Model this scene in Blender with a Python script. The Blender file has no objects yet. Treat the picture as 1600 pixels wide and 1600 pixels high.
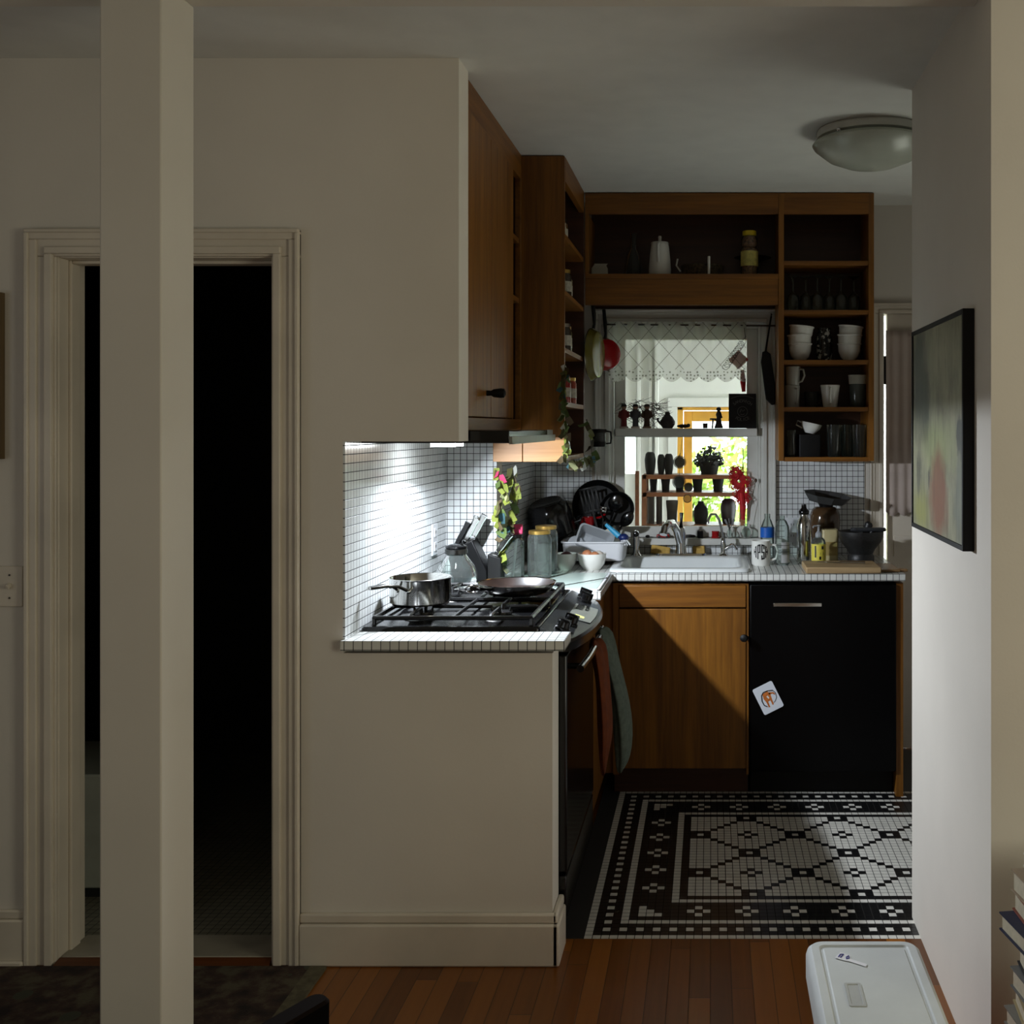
import bpy, math, random
from mathutils import Vector, Matrix
random.seed(7)
C = bpy.context.scene.collection
PI = math.pi
# ------------------------------------------------------------------ camera, world, lights, exposure
F, CX, CY, EYE = 1720.0, 1110.0, 667.0, 1.5      # focal length in pixels, vanishing point, eye height
cam_d = bpy.data.cameras.new('camera')
cam = bpy.data.objects.new('camera', cam_d); C.objects.link(cam)
cam.location = (0, 0, EYE); cam.rotation_euler = (PI/2, 0, 0)
cam_d.sensor_width = 36.0; cam_d.lens = 36.0*F/1600
cam_d.shift_x = (800-CX)/1600; cam_d.shift_y = -(800-CY)/1600
cam_d.clip_start = 0.02; cam_d.clip_end = 200
sc = bpy.context.scene
sc.camera = cam
sc.view_settings.view_transform = 'Standard'; sc.view_settings.look = 'None'
sc.view_settings.exposure = 0.0; sc.view_settings.gamma = 1.0
sc.cycles.use_denoising = True
try: sc.cycles.denoiser = 'OPENIMAGEDENOISE'
except Exception: pass
sc.cycles.max_bounces = 10; sc.cycles.diffuse_bounces = 3; sc.cycles.glossy_bounces = 4
sc.cycles.transmission_bounces = 8; sc.cycles.transparent_max_bounces = 16
sc.cycles.caustics_reflective = False; sc.cycles.caustics_refractive = False
sc.cycles.sample_clamp_indirect = 3.0; sc.cycles.sample_clamp_direct = 24.0

wd = bpy.data.worlds.new('overcast_sky'); sc.world = wd; wd.use_nodes = True
bg = wd.node_tree.nodes['Background']
bg.inputs[0].default_value = (0.88, 0.95, 1.0, 1); bg.inputs[1].default_value = 7.0

def area(name, loc, aim, sx, sy, power, col, spread=PI):
    d = bpy.data.lights.new(name, 'AREA'); d.shape = 'RECTANGLE'; d.size = sx; d.size_y = sy
    d.energy = power; d.color = col; d.spread = spread
    o = bpy.data.objects.new(name, d); C.objects.link(o); o.location = loc
    o.rotation_euler = (Vector(aim)-Vector(loc)).to_track_quat('-Z', 'Z').to_euler()
    return o
area('fill_light_east', (2.75, 0.5, 1.45), (0, 0.6, 1.4), 1.5, 1.3, 31, (1.0, 0.975, 0.77))  # added warm fill lamp out of view, brightens column side and near walls
area('fill_light_south', (-0.4, -2.5, 1.6), (-0.3, 3, 1.4), 1.8, 1.3, 0.8, (1.0, 0.92, 0.82))  # added weak fill lamp behind the camera, no window modelled
area('fill_light_west', (-3.15, 1.0, 1.4), (1.5, 2.2, 1.0), 1.0, 1.2, 3.0, (0.82, 0.90, 1.0))  # added bluish fill lamp off to the left, out of view
area('fill_light_kitchen', (1.70, 4.1, 1.25), (0.45, 4.1, 2.53), 0.9, 0.9, 2.4, (0.96, 1.0, 0.86), 1.7)  # added fill lamp out of view, aimed up to lighten the kitchen ceiling
area('hood_lamp_light', (-0.865, 3.62, 1.433), (-0.865+0.59, 3.62-0.05, 1.433-0.80), 0.05, 0.13, 48, (0.85, 0.92, 1.0))

# ------------------------------------------------------------------ helpers
def lin(c):
    return tuple(((v/255)/12.92 if v/255 <= 0.04045 else ((v/255+0.055)/1.055)**2.4) for v in c)
def W(px, py, Y):                       # a point seen at pixel px, py and lying at distance Y
    return Vector(((px-CX)*Y/F, Y, EYE-(py-CY)*Y/F))
def sp(Y): return Y/F

class NT:
    """small helper round a material's node tree"""
    def __init__(s, name):
        s.m = bpy.data.materials.new(name); s.m.use_nodes = True
        s.t = s.m.node_tree; s.n = s.t.nodes; s.b = s.n['Principled BSDF']; s.out = s.n['Material Output']
    def node(s, typ, **kw):
        n = s.n.new(typ)
        for k, v in kw.items(): setattr(n, k, v)
        return n
    def link(s, a, b): s.t.links.new(a, b)
    def put(s, inp, v):
        if hasattr(v, 'is_output') or isinstance(v, bpy.types.NodeSocket): s.link(v, inp)
        else: inp.default_value = v
    def math(s, op, a, b=0.0, c=0.0, clamp=False):
        n = s.node('ShaderNodeMath', operation=op, use_clamp=clamp)
        s.put(n.inputs[0], a); s.put(n.inputs[1], b); s.put(n.inputs[2], c)
        return n.outputs[0]
    def mix(s, f, a, b):
        n = s.node('ShaderNodeMix', data_type='RGBA')
        s.put(n.inputs[0], f)
        s.put(n.inputs[6], a if not isinstance(a, tuple) else (*a, 1)[:4]); s.put(n.inputs[7], b if not isinstance(b, tuple) else (*b, 1)[:4])
        return n.outputs[2]
    def obj(s): return s.node('ShaderNodeTexCoord').outputs['Object']
    def sep(s, v):
        n = s.node('ShaderNodeSeparateXYZ'); s.link(v, n.inputs[0]); return n.outputs
    def comb(s, x, y, z):
        n = s.node('ShaderNodeCombineXYZ'); s.put(n.inputs[0], x); s.put(n.inputs[1], y); s.put(n.inputs[2], z); return n.outputs[0]
    def scale(s, v, sc3):
        n = s.node('ShaderNodeMapping'); s.link(v, n.inputs[0]); n.inputs['Scale'].default_value = sc3; return n.outputs[0]
    def noise(s, v, scale, detail=3.0, rough=0.5):
        n = s.node('ShaderNodeTexNoise'); s.link(v, n.inputs['Vector'])
        n.inputs['Scale'].default_value = scale; n.inputs['Detail'].default_value = detail; n.inputs['Roughness'].default_value = rough
        return n.outputs['Fac']
    def ramp(s, f, stops):
        n = s.node('ShaderNodeValToRGB'); s.link(f, n.inputs[0])
        e = n.color_ramp.elements
        while len(e) < len(stops): e.new(0.5)
        for i, (p, c) in enumerate(stops): e[i].position = p; e[i].color = (*c, 1)
        return n.outputs[0]
    def bump(s, h, strength=0.2, dist=0.002):
        n = s.node('ShaderNodeBump'); s.link(h, n.inputs['Height']); n.inputs['Strength'].default_value = strength
        n.inputs['Distance'].default_value = dist; s.link(n.outputs[0], s.b.inputs['Normal'])
    def set(s, col=None, rough=None, metal=None, spec=None, **kw):
        if col is not None: s.put(s.b.inputs['Base Color'], (*col, 1) if isinstance(col, tuple) else col)
        if rough is not None: s.put(s.b.inputs['Roughness'], rough)
        if metal is not None: s.b.inputs['Metallic'].default_value = metal
        if spec is not None: s.b.inputs['Specular IOR Level'].default_value = spec
        for k, v in kw.items(): s.put(s.b.inputs[k], v)

def mat(name, c, rough=0.5, metal=0.0, spec=0.5, var=0.06, scale=9.0, bump=0.0, bscale=60.0, **kw):
    n = NT(name); c = lin(c)
    v = n.obj(); f = n.noise(v, scale, 4)
    a = tuple(max(0, x*(1-var*2)) for x in c); b = tuple(min(1, x*(1+var*2)) for x in c)
    n.set(n.ramp(f, [(0.25, a), (0.75, b)]), rough, metal, spec, **kw)
    if bump: n.bump(n.noise(v, bscale, 3), bump, 0.002)
    return n.m

def wood(name, c1, c2, axis, rough=0.45, scale=1.0):
    n = NT(name); v = n.obj()
    s3 = [26*scale]*3; s3[axis] = 1.6*scale
    f = n.noise(n.scale(v, tuple(s3)), 1.0, 5, 0.6)
    s4 = [120*scale]*3; s4[axis] = 5*scale
    g = n.noise(n.scale(v, tuple(s4)), 1.0, 3, 0.5)
    f2 = n.math('ADD', n.math('MULTIPLY', f, 0.75), n.math('MULTIPLY', g, 0.25))
    n.set(n.ramp(f2, [(0.32, lin(c1)), (0.68, lin(c2))]), rough)
    n.bump(f2, 0.12, 0.001)
    return n.m

def tiles(name, c, grout, pitch=0.0254, gap=0.0011, rough=0.18, off=(0, 0, 0)):
    """square mosaic tiles mapped by the face direction"""
    n = NT(name)
    g = n.node('ShaderNodeNewGeometry')
    mp = n.node('ShaderNodeMapping'); n.link(g.outputs['Position'], mp.inputs[0]); mp.inputs['Location'].default_value = off
    x, y, z = n.sep(mp.outputs[0]); nx, ny, nz = n.sep(g.outputs['True Normal'])
    isx = n.math('GREATER_THAN', n.math('ABSOLUTE', nx), 0.7); isz = n.math('GREATER_THAN', n.math('ABSOLUTE', nz), 0.7)
    u = n.math('ADD', n.math('MULTIPLY', x, n.math('SUBTRACT', 1.0, isx)), n.math('MULTIPLY', y, isx))
    w = n.math('ADD', n.math('MULTIPLY', z, n.math('SUBTRACT', 1.0, isz)), n.math('MULTIPLY', y, isz))
    def edge(t):                         # distance to the nearest joint, 0 at the joint
        fr = n.math('FRACT', n.math('DIVIDE', n.math('ADD', t, 100*pitch), pitch))
        return n.math('MULTIPLY', n.math('MINIMUM', fr, n.math('SUBTRACT', 1.0, fr)), pitch)
    d = n.math('MINIMUM', edge(u), edge(w))
    mask = n.math('DIVIDE', n.math('SUBTRACT', d, gap*0.75), gap*0.5, clamp=True)
    cell = n.comb(n.math('FLOOR', n.math('DIVIDE', u, pitch)), n.math('FLOOR', n.math('DIVIDE', w, pitch)), 0.0)
    wn = n.node('ShaderNodeTexWhiteNoise', noise_dimensions='3D'); n.link(cell, wn.inputs['Vector'])
    l = lin(c)
    tone = n.mix(wn.outputs['Value'], tuple(q*0.90 for q in l), tuple(min(1, q*1.03) for q in l))
    n.set(n.mix(mask, lin(grout), tone), n.math('SUBTRACT', 0.85, n.math('MULTIPLY', mask, 0.85-rough)))
    n.bump(mask, 0.5, 0.0012)
    return n.m

def glass(name, tint=(235, 245, 240), refl=1.0, rough=0.02, see=1.0):
    """thin clear wall: lets light straight through, reflects at grazing angles"""
    n = NT(name); n.n.remove(n.b)
    tr = n.node('ShaderNodeBsdfTransparent'); tr.inputs[0].default_value = (*lin(tint), 1)
    gl = n.node('ShaderNodeBsdfGlossy'); gl.inputs['Roughness'].default_value = rough
    lw = n.node('ShaderNodeLayerWeight'); lw.inputs[0].default_value = 0.25
    f = n.math('MULTIPLY', lw.outputs['Fresnel'], refl, clamp=True)
    mx = n.node('ShaderNodeMixShader'); n.link(f, mx.inputs[0]); n.link(tr.outputs[0], mx.inputs[1]); n.link(gl.outputs[0], mx.inputs[2])
    last = mx
    if see < 1.0:
        df = n.node('ShaderNodeBsdfDiffuse'); df.inputs[0].default_value = (*lin(tint), 1)
        m2 = n.node('ShaderNodeMixShader'); m2.inputs[0].default_value = see
        n.link(df.outputs[0], m2.inputs[1]); n.link(mx.outputs[0], m2.inputs[2]); last = m2
    n.link(last.outputs[0], n.out.inputs[0])
    return n.m

class MB:
    """collects shapes into one mesh"""
    def __init__(s): s.v, s.f, s.mi = [], [], []
    def add(s, vs, fs, mi=0):
        o = len(s.v); s.v += [tuple(v) for v in vs]; s.f += [tuple(i+o for i in f) for f in fs]; s.mi += [mi]*len(fs); return s
    def box(s, x0, x1, y0, y1, z0, z1, mi=0):
        return s.add([(x, y, z) for z in (z0, z1) for y in (y0, y1) for x in (x0, x1)],
                     [(0, 2, 3, 1), (4, 5, 7, 6), (0, 1, 5, 4), (2, 6, 7, 3), (0, 4, 6, 2), (1, 3, 7, 5)], mi)
    def obox(s, c, size, rot, mi=0):
        R = Matrix(rot) if not isinstance(rot, Matrix) else rot
        hx, hy, hz = [q/2 for q in size]
        vs = [Vector(c)+R@Vector((x, y, z)) for z in (-hz, hz) for y in (-hy, hy) for x in (-hx, hx)]
        return s.add(vs, [(0, 2, 3, 1), (4, 5, 7, 6), (0, 1, 5, 4), (2, 6, 7, 3), (0, 4, 6, 2), (1, 3, 7, 5)], mi)
    def lathe(s, prof, c=(0, 0, 0), n=24, M=None, mi=0, sy=1.0):
        vs, fs, rings = [], [], []
        for r, z in prof:
            if r < 1e-6: rings.append([len(vs)]); vs.append(Vector((0, 0, z)))
            else:
                rings.append(list(range(len(vs), len(vs)+n)))
                vs += [Vector((r*math.cos(2*PI*k/n), sy*r*math.sin(2*PI*k/n), z)) for k in range(n)]
        for a, b in zip(rings, rings[1:]):
            for k in range(n):
                k2 = (k+1) % n
                if len(a) == 1 and len(b) == 1: continue
                if len(a) == 1: fs.append((a[0], b[k2], b[k]))
                elif len(b) == 1: fs.append((a[k], a[k2], b[0]))
                else: fs.append((a[k], a[k2], b[k2], b[k]))
        if M is not None: vs = [M@v for v in vs]
        return s.add([v+Vector(c) for v in vs], fs, mi)
    def tube(s, pts, r, n=8, mi=0, cap=True):
        pts = [Vector(p) for p in pts]; rs = r if isinstance(r, (list, tuple)) else [r]*len(pts)
        vs, fs = [], []; up = None
        for i, p in enumerate(pts):
            t = (pts[min(i+1, len(pts)-1)]-pts[max(i-1, 0)]).normalized()
            if up is None: up = Vector((0, 0, 1)) if abs(t.z) < 0.9 else Vector((0, 1, 0))
            a = t.cross(up).normalized(); b = a.cross(t).normalized(); up = b
            vs += [p+rs[i]*(a*math.cos(2*PI*k/n)+b*math.sin(2*PI*k/n)) for k in range(n)]
        for i in range(len(pts)-1):
            for k in range(n):
                k2 = (k+1) % n; fs.append((i*n+k, i*n+k2, (i+1)*n+k2, (i+1)*n+k))
        if cap:
            fs.append(tuple(range(n-1, -1, -1))); fs.append(tuple((len(pts)-1)*n+k for k in range(n)))
        return s.add(vs, fs, mi)
    def rings(s, rs, cap0=True, cap1=True, mi=0):
        n = len(rs[0]); vs = [v for r in rs for v in r]; fs = []
        for i in range(len(rs)-1):
            for k in range(n):
                k2 = (k+1) % n; fs.append((i*n+k, i*n+k2, (i+1)*n+k2, (i+1)*n+k))
        if cap0: fs.append(tuple(range(n-1, -1, -1)))
        if cap1: fs.append(tuple((len(rs)-1)*n+k for k in range(n)))
        return s.add(vs, fs, mi)
    def prism(s, poly, axis, a, b, mi=0):
        def p3(u, w, t): return ((t, u, w), (u, t, w), (u, w, t))[axis]
        n = len(poly); vs = [p3(u, w, a) for u, w in poly]+[p3(u, w, b) for u, w in poly]
        fs = [(k, (k+1) % n, n+(k+1) % n, n+k) for k in range(n)]+[tuple(range(n-1, -1, -1)), tuple(range(n, 2*n))]
        return s.add(vs, fs, mi)
    def ball(s, c, r, n=14, sz=1.0, mi=0, M=None):
        m = max(6, n//2); pr = [(r*math.sin(PI*i/m), -r*sz*math.cos(PI*i/m)) for i in range(m+1)]
        pr[0] = (0, -r*sz); pr[-1] = (0, r*sz)
        return s.lathe(pr, c, n, M, mi)

def rr(cx, cy, hx, hy, r, z, n=5):
    out = []
    for q, (sx, sy) in enumerate(((1, 1), (-1, 1), (-1, -1), (1, -1))):
        for k in range(n):
            a = PI/2*q+PI/2*k/(n-1)
            out.append(Vector((cx+sx*(hx-r)+r*math.cos(a), cy+sy*(hy-r)+r*math.sin(a), z)))
    return out

def build(name, mb, m, parent=None, org=None, smooth=40, bevel=0.0, seg=2, solid=0.0, sub=0):
    me = bpy.data.meshes.new(name)
    o = Vector(org) if org is not None else (parent_root(parent).location if (parent and parent_root(parent).get('world')) else Vector())
    me.from_pydata([tuple(Vector(v)-o) for v in mb.v], [], mb.f)
    ms = m if isinstance(m, (list, tuple)) else [m]
    for q in ms: me.materials.append(q)
    if len(ms) > 1: me.polygons.foreach_set('material_index', mb.mi)
    import bmesh
    b = bmesh.new(); b.from_mesh(me); bmesh.ops.recalc_face_normals(b, faces=b.faces); b.to_mesh(me); b.free()
    if smooth:
        me.polygons.foreach_set('use_smooth', [True]*len(me.polygons))
        me.set_sharp_from_angle(angle=math.radians(smooth))
    me.update()
    ob = bpy.data.objects.new(name, me); C.objects.link(ob)
    if parent: ob.parent = parent
    elif org is not None: ob.location = o
    if solid:
        d = ob.modifiers.new('thickness', 'SOLIDIFY'); d.thickness = solid; d.offset = 0
    if bevel:
        d = ob.modifiers.new('edges', 'BEVEL'); d.width = bevel; d.segments = seg; d.limit_method = 'ANGLE'; d.angle_limit = math.radians(40)
    if sub:
        d = ob.modifiers.new('smooth', 'SUBSURF'); d.levels = sub; d.render_levels = sub
    return ob
def parent_root(o):
    while o.parent: o = o.parent
    return o
def tag(o, label, cat, group=None):
    o['label'] = label; o['category'] = cat
    if group: o['group'] = group
    return o
def thing(name, label, cat, loc, group=None, rz=0.0, world=False):
    """world=True: parts are written in world coordinates"""
    o = bpy.data.objects.new(name, None); C.objects.link(o); o.location = loc; o.rotation_euler = (0, 0, rz)
    o.empty_display_size = 0.05
    if world: o['world'] = 1
    return tag(o, label, cat, group)
def one(name, mb, m, label, cat, org, group=None, world=False, **kw):
    """a thing that is one mesh, written round its own base unless world=True"""
    if not world: mb.v = [tuple(Vector(v)+Vector(org)) for v in mb.v]
    return tag(build(name, mb, m, None, org, **kw), label, cat, group)
def S(name, mb, m, **kw):
    o = build(name, mb, m, None, None, **kw); o['kind'] = 'structure'; return o
def kids(o): return [c for c in bpy.data.objects if c.parent == o]
def dup(o, loc, label=None, rz=None, parent=None):
    c = o.copy(); C.objects.link(c)
    if parent: c.parent = parent
    else:
        c.location = loc
        if label: c['label'] = label
        if rz is not None: c.rotation_euler = (0, 0, rz)
    for k in kids(o): dup(k, None, parent=c)
    return c
def text_mb(txt, size, place, mb, mi=0, depth=0.0008):
    """adds block lettering; place(x, y, d) turns flat text coordinates into 3-D"""
    cu = bpy.data.curves.new('lettering', 'FONT'); cu.body = txt; cu.size = size; cu.align_x = 'CENTER'; cu.extrude = depth/2
    ob = bpy.data.objects.new('lettering', cu); C.objects.link(ob)
    dg = bpy.context.evaluated_depsgraph_get(); me = bpy.data.meshes.new_from_object(ob.evaluated_get(dg))
    mb.add([place(*v.co) for v in me.vertices], [tuple(p.vertices) for p in me.polygons], mi)
    bpy.data.objects.remove(ob); bpy.data.curves.remove(cu); bpy.data.meshes.remove(me)

# ------------------------------------------------------------------ materials
PAINT = mat('wall_paint', (226, 219, 208), 0.7, var=0.03, scale=2.0, bump=0.10, bscale=140)
PAINT_C = mat('column_paint', (222, 216, 204), 0.6, var=0.02, scale=3.0, bump=0.06, bscale=90)
CEIL = mat('ceiling_paint', (228, 228, 222), 0.8, var=0.02, bump=0.12, bscale=120)
TRIM = mat('trim_paint', (222, 212, 196), 0.4, var=0.05, scale=5, bump=0.08, bscale=40)
WHITE_TRIM = mat('window_paint', (216, 216, 210), 0.4, var=0.04, bump=0.05)
GLOOM = mat('painted_gloom', (44, 46, 46), 0.8)  # dark colour stands in for the shade of the unlit bathroom
WTILE = tiles('wall_tile', (232, 235, 236), (17, 17, 19))
CTILE = tiles('counter_tile', (230, 231, 226), (20, 20, 20), off=(0.0, 0.0, 0.0084))
BTILE = tiles('bath_floor_tile', (150, 146, 130), (36, 34, 30), pitch=0.026)
WZ = wood('cabinet_wood_upright', (98, 58, 12), (150, 98, 28), 2)
WX = wood('cabinet_wood_across', (94, 54, 11), (145, 93, 26), 0)
WY = wood('cabinet_wood_deep', (94, 54, 11), (145, 93, 26), 1)
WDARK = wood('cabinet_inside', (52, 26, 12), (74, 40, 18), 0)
BLACK = mat('black_enamel', (9, 9, 10), 0.16, var=0.1)
BLACKM = mat('black_matte', (9, 9, 9), 0.55, spec=0.3, var=0.1)
IRON = mat('cast_iron', (20, 20, 21), 0.22, var=0.15, bump=0.1, bscale=200)
STEEL = mat('brushed_steel', (200, 200, 197), 0.12, 1.0, var=0.02)
CHROME = mat('chrome', (205, 206, 208), 0.08, 1.0, var=0.01)
DSTEEL = mat('dark_steel', (92, 92, 90), 0.25, 1.0, var=0.05)
CERAM = mat('white_ceramic', (232, 232, 226), 0.15, var=0.02)
ENAMEL = mat('sink_enamel', (222, 226, 226), 0.16, var=0.02)
PLASTW = mat('white_plastic', (226, 228, 232), 0.35, var=0.02)
GLASS = glass('clear_glass', (234, 242, 238), 1.5, 0.03, 0.955)
PANE = glass('window_glass', (248, 250, 248), 0.5)
CLOUDY = glass('cloudy_plastic', (214, 218, 222), 0.8, 0.2, 0.55)
GREEN_GLASS = mat('pale_green_glass', (196, 214, 206), 0.08, var=0.02)
GOLD = mat('gold_lid', (206, 170, 92), 0.3, 0.85, var=0.03)
REDM = mat('red_enamel', (150, 14, 18), 0.2, var=0.05)
REDP = mat('red_cloth', (186, 22, 28), 0.7, var=0.2, scale=40)
OLIVE = mat('olive_enamel', (104, 96, 26), 0.25, var=0.06)
PINK = mat('pink_silicone', (236, 74, 120), 0.45)
BLUE = mat('blue_plastic', (26, 96, 190), 0.35)
NAVY = mat('navy_plastic', (20, 36, 90), 0.4)
YELLOW = mat('yellow_label', (228, 214, 84), 0.5)
YLID = mat('yellow_lid', (216, 188, 30), 0.4)
TAN = mat('tan_plastic', (198, 184, 138), 0.4, var=0.04)
BROWN = mat('brown_glaze', (74, 54, 34), 0.12, var=0.15)
STONE = mat('black_granite', (30, 30, 31), 0.45, var=0.35, scale=160, bump=0.2, bscale=220)
CREAM = mat('cream_cloth', (206, 196, 186), 0.85, var=0.06)
BOARD = wood('cutting_board_wood', (150, 122, 84), (190, 162, 120), 0, 0.6)
SPONGE = mat('yellow_sponge', (196, 160, 84), 0.9, var=0.12, scale=60, bump=0.5, bscale=300)
EGG = mat('brown_egg', (186, 122, 84), 0.5)
ONION = mat('dark_onion', (58, 30, 34), 0.35, var=0.2)
GREYT = mat('green_grey_terry', (104, 116, 104), 0.95, var=0.12, scale=60, bump=0.7, bscale=260)
RUST = mat('rust_cloth', (112, 52, 14), 0.9, var=0.12, scale=40, bump=0.4, bscale=200)
PAPER = mat('book_pages', (186, 176, 152), 0.8, var=0.05, scale=80)
INK = mat('black_ink', (10, 10, 11), 0.5)
GREYPRINT = mat('grey_print', (92, 92, 88), 0.6)

# ------------------------------------------------------------------ the room shell
YN, YNB, ZC = 3.075, 3.195, 2.530          # near wall front and back, ceiling
XN, YT, XL, YB = -1.0265, 4.255, -0.825, 5.115   # stove recess wall, its end wall, kitchen wall, rear wall
ZT = 0.906                                  # worktop
YC = 4.44                                   # front edge of the rear worktop
m = MB()
m.box(-3.3, -1.840, YN, YNB, 0, ZC); m.box(-1.840, -1.205, YN, YNB, 1.990, ZC)
m.box(-1.205, XN, YN, YNB, 0, ZC); m.box(XN, -0.703, YN, YNB, 1.459, ZC); m.box(XN, -0.441, YN, YNB, 0, 0.868)
S('wall_near', m, PAINT)
# right wall, its end towards the room, and the wall beside it
m = MB(); m.box(0.617, 0.76, 2.42, 3.369, 0, ZC); S('wall_passage', m, PAINT)
m = MB(); m.box(0.76, 2.8, 2.42, 2.55, 0, ZC); S('wall_dining_side', m, PAINT)
m = MB(); m.box(-3.42, -3.3, -2.7, 5.25, 0, ZC); S('wall_left', m, PAINT)
m = MB(); m.box(2.8, 2.92, -2.7, 2.55, 0, ZC); S('wall_right', m, PAINT)
m = MB(); m.box(-3.42, 2.92, -2.82, -2.7, 0, ZC); S('wall_rear', m, PAINT)
m = MB(); m.box(1.75, 1.87, 2.55, 5.25, 0, ZC); S('wall_kitchen_right', m, PAINT)
m = MB(); m.box(-3.42, 2.92, -2.82, 5.25, ZC, ZC+0.1); S('ceiling', m, CEIL)
# square post and the beam it carries
m = MB(); m.box(-1.3437, -1.207, 2.42, 2.574, 0, 2.482)
S('column', m, PAINT_C, bevel=0.004)
m = MB(); m.box(-3.3, 0.617, 2.42, 2.574, 2.482, ZC)
S('ceiling_beam', m, PAINT_C, bevel=0.003)
# kitchen walls: stove recess, end wall of the recess, plain wall, rear wall round window and door
m = MB(); m.box(XN-0.1, XN, YNB, YT+0.1, 0, ZC); m.box(XN, XL, YT, YT+0.1, 0, ZC)
S('wall_recess', m, PAINT)
m = MB(); m.box(XL-0.1, XL, YT+0.1, YB, 0, ZC); S('wall_kitchen_left', m, PAINT)
WX0, WX1, WZ0, WZ1 = -0.46, 0.235, 0.985, 1.975      # hole of the kitchen window
DX0, DX1, DZ1 = 0.800, 1.62, 2.03                     # hole of the kitchen door
m = MB(); m.box(-0.925, WX0, YB, YB+0.13, 0, ZC); m.box(WX0, WX1, YB, YB+0.13, 0, WZ0); m.box(WX0, WX1, YB, YB+0.13, WZ1, ZC)
m.box(WX1, DX0, YB, YB+0.13, 0, ZC); m.box(DX0, DX1, YB, YB+0.13, DZ1, ZC); m.box(DX1, 1.87, YB, YB+0.13, 0, ZC)
S('wall_back', m, PAINT)
# mosaic tiling on the walls
m = MB(); m.box(XN, XN+0.006, YN, YT, ZT, 1.459); m.box(XN+0.006, XL, YT-0.006, YT, ZT, 1.47)
S('wall_tiling_recess', m, WTILE)
m = MB(); m.box(XL, XL+0.006, YT+0.1, YB, ZT, 1.37); S('wall_tiling_left', m, WTILE)
m = MB(); m.box(XL+0.006, -0.55, YB-0.006, YB, ZT, 1.37)
m.box(-0.55, 0.306, YB-0.006, YB, ZT, 0.955); m.box(0.306, 0.715, YB-0.006, YB, ZT, 1.37)
S('wall_tiling_back', m, WTILE)
# door casing to the dark bathroom
def casing(m, a, b, out_a, out_b, z1, zo, yf, t=0.022):
    steps = ((0.0, 1.0, 0.012), (0.08, 0.35, t), (0.62, 0.95, t*0.85), (0.86, 1.0, t*1.15))
    for f0, f1, d in steps:
        m.box(a+(out_a-a)*f1, a+(out_a-a)*f0, yf-d, yf, 0, z1+(zo-z1)*f0)
        m.box(b+(out_b-b)*f0, b+(out_b-b)*f1, yf-d, yf, 0, z1+(zo-z1)*f0)
        m.box(a+(out_a-a)*f1, b+(out_b-b)*f1, yf-d, yf, z1+(zo-z1)*f0, z1+(zo-z1)*f1)
m = MB(); casing(m, -1.822, -1.222, -1.905, -1.143, 1.975, 2.050, YN)
for x0, x1 in ((-1.840, -1.820), (-1.2247, -1.205)): m.box(x0, x1, YN, YNB+0.01, 0, 1.990)
m.box(-1.820, -1.2247, YN, YNB+0.01, 1.972, 1.990)
m.box(-1.820, -1.810, YN+0.045, YNB-0.03, 0, 1.972); m.box(-1.810, -1.2247, YN+0.045, YNB-0.03, 1.962, 1.972)
S('door_1', m, TRIM, bevel=0.003)
m = MB(); m.box(-1.8205, -1.8185, YN+0.05, YNB-0.035, 0.86, 0.92)
build('strike_plate', m, IRON, bpy.data.objects['door_1'])
m = MB(); m.box(-1.82, -1.2247, YN+0.005, YNB+0.02, 0, 0.018); S('trim_1', m, mat('marble_threshold', (158, 152, 138), 0.35, var=0.1), bevel=0.004)
m = MB(); m.prism([(YN-0.045, 0), (YN+0.005, 0), (YN+0.005, 0.016), (YN-0.03, 0.008)], 0, -1.82, -1.225)
S('trim_2', m, wood('threshold_wood', (70, 36, 14), (104, 56, 24), 0))
# bathroom behind
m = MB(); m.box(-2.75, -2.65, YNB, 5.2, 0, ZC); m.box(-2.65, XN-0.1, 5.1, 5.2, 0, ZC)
m.box(-1.14, XN-0.1, YNB, 5.1, 0, ZC); S('wall_bathroom', m, GLOOM)
m = MB(); m.box(-2.65, -1.14, YNB, 5.1, -0.02, 0.006); S('floor_bathroom', m, BTILE)
t = thing('low_cabinet', 'low white cabinet side just inside the dark bathroom doorway', 'cabinet', (-2.0, 3.6, 0.006), world=True)
m = MB(); m.box(-2.25, -1.83, 3.48, 3.86, 0.04, 0.40); build('body', m, mat('cabinet_white', (196, 200, 190), 0.5), t, bevel=0.006)
m = MB(); m.box(-2.23, -1.86, 3.50, 3.85, 0.006, 0.04); build('plinth', m, GLOOM, t)
# baseboards
m = MB(); m.box(-1.143, -0.421, YN-0.022, YN, 0, 0.118); m.box(-1.143, -0.425, YN-0.016, YN, 0.118, 0.146)
m.box(-0.441, -0.419, YN-0.022, YNB, 0, 0.118); m.box(-0.441, -0.424, YN-0.016, YNB, 0.118, 0.146)
S('baseboard_near', m, TRIM, bevel=0.006)
m = MB(); m.box(-3.3, -1.905, YN-0.02, YN, 0, 0.13); m.box(-3.3, -1.905, YN-0.014, YN, 0.13, 0.155); m.box(-3.3, -1.905, YN-0.032, YN-0.02, 0, 0.02)
S('baseboard_left', m, TRIM, bevel=0.005)
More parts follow.
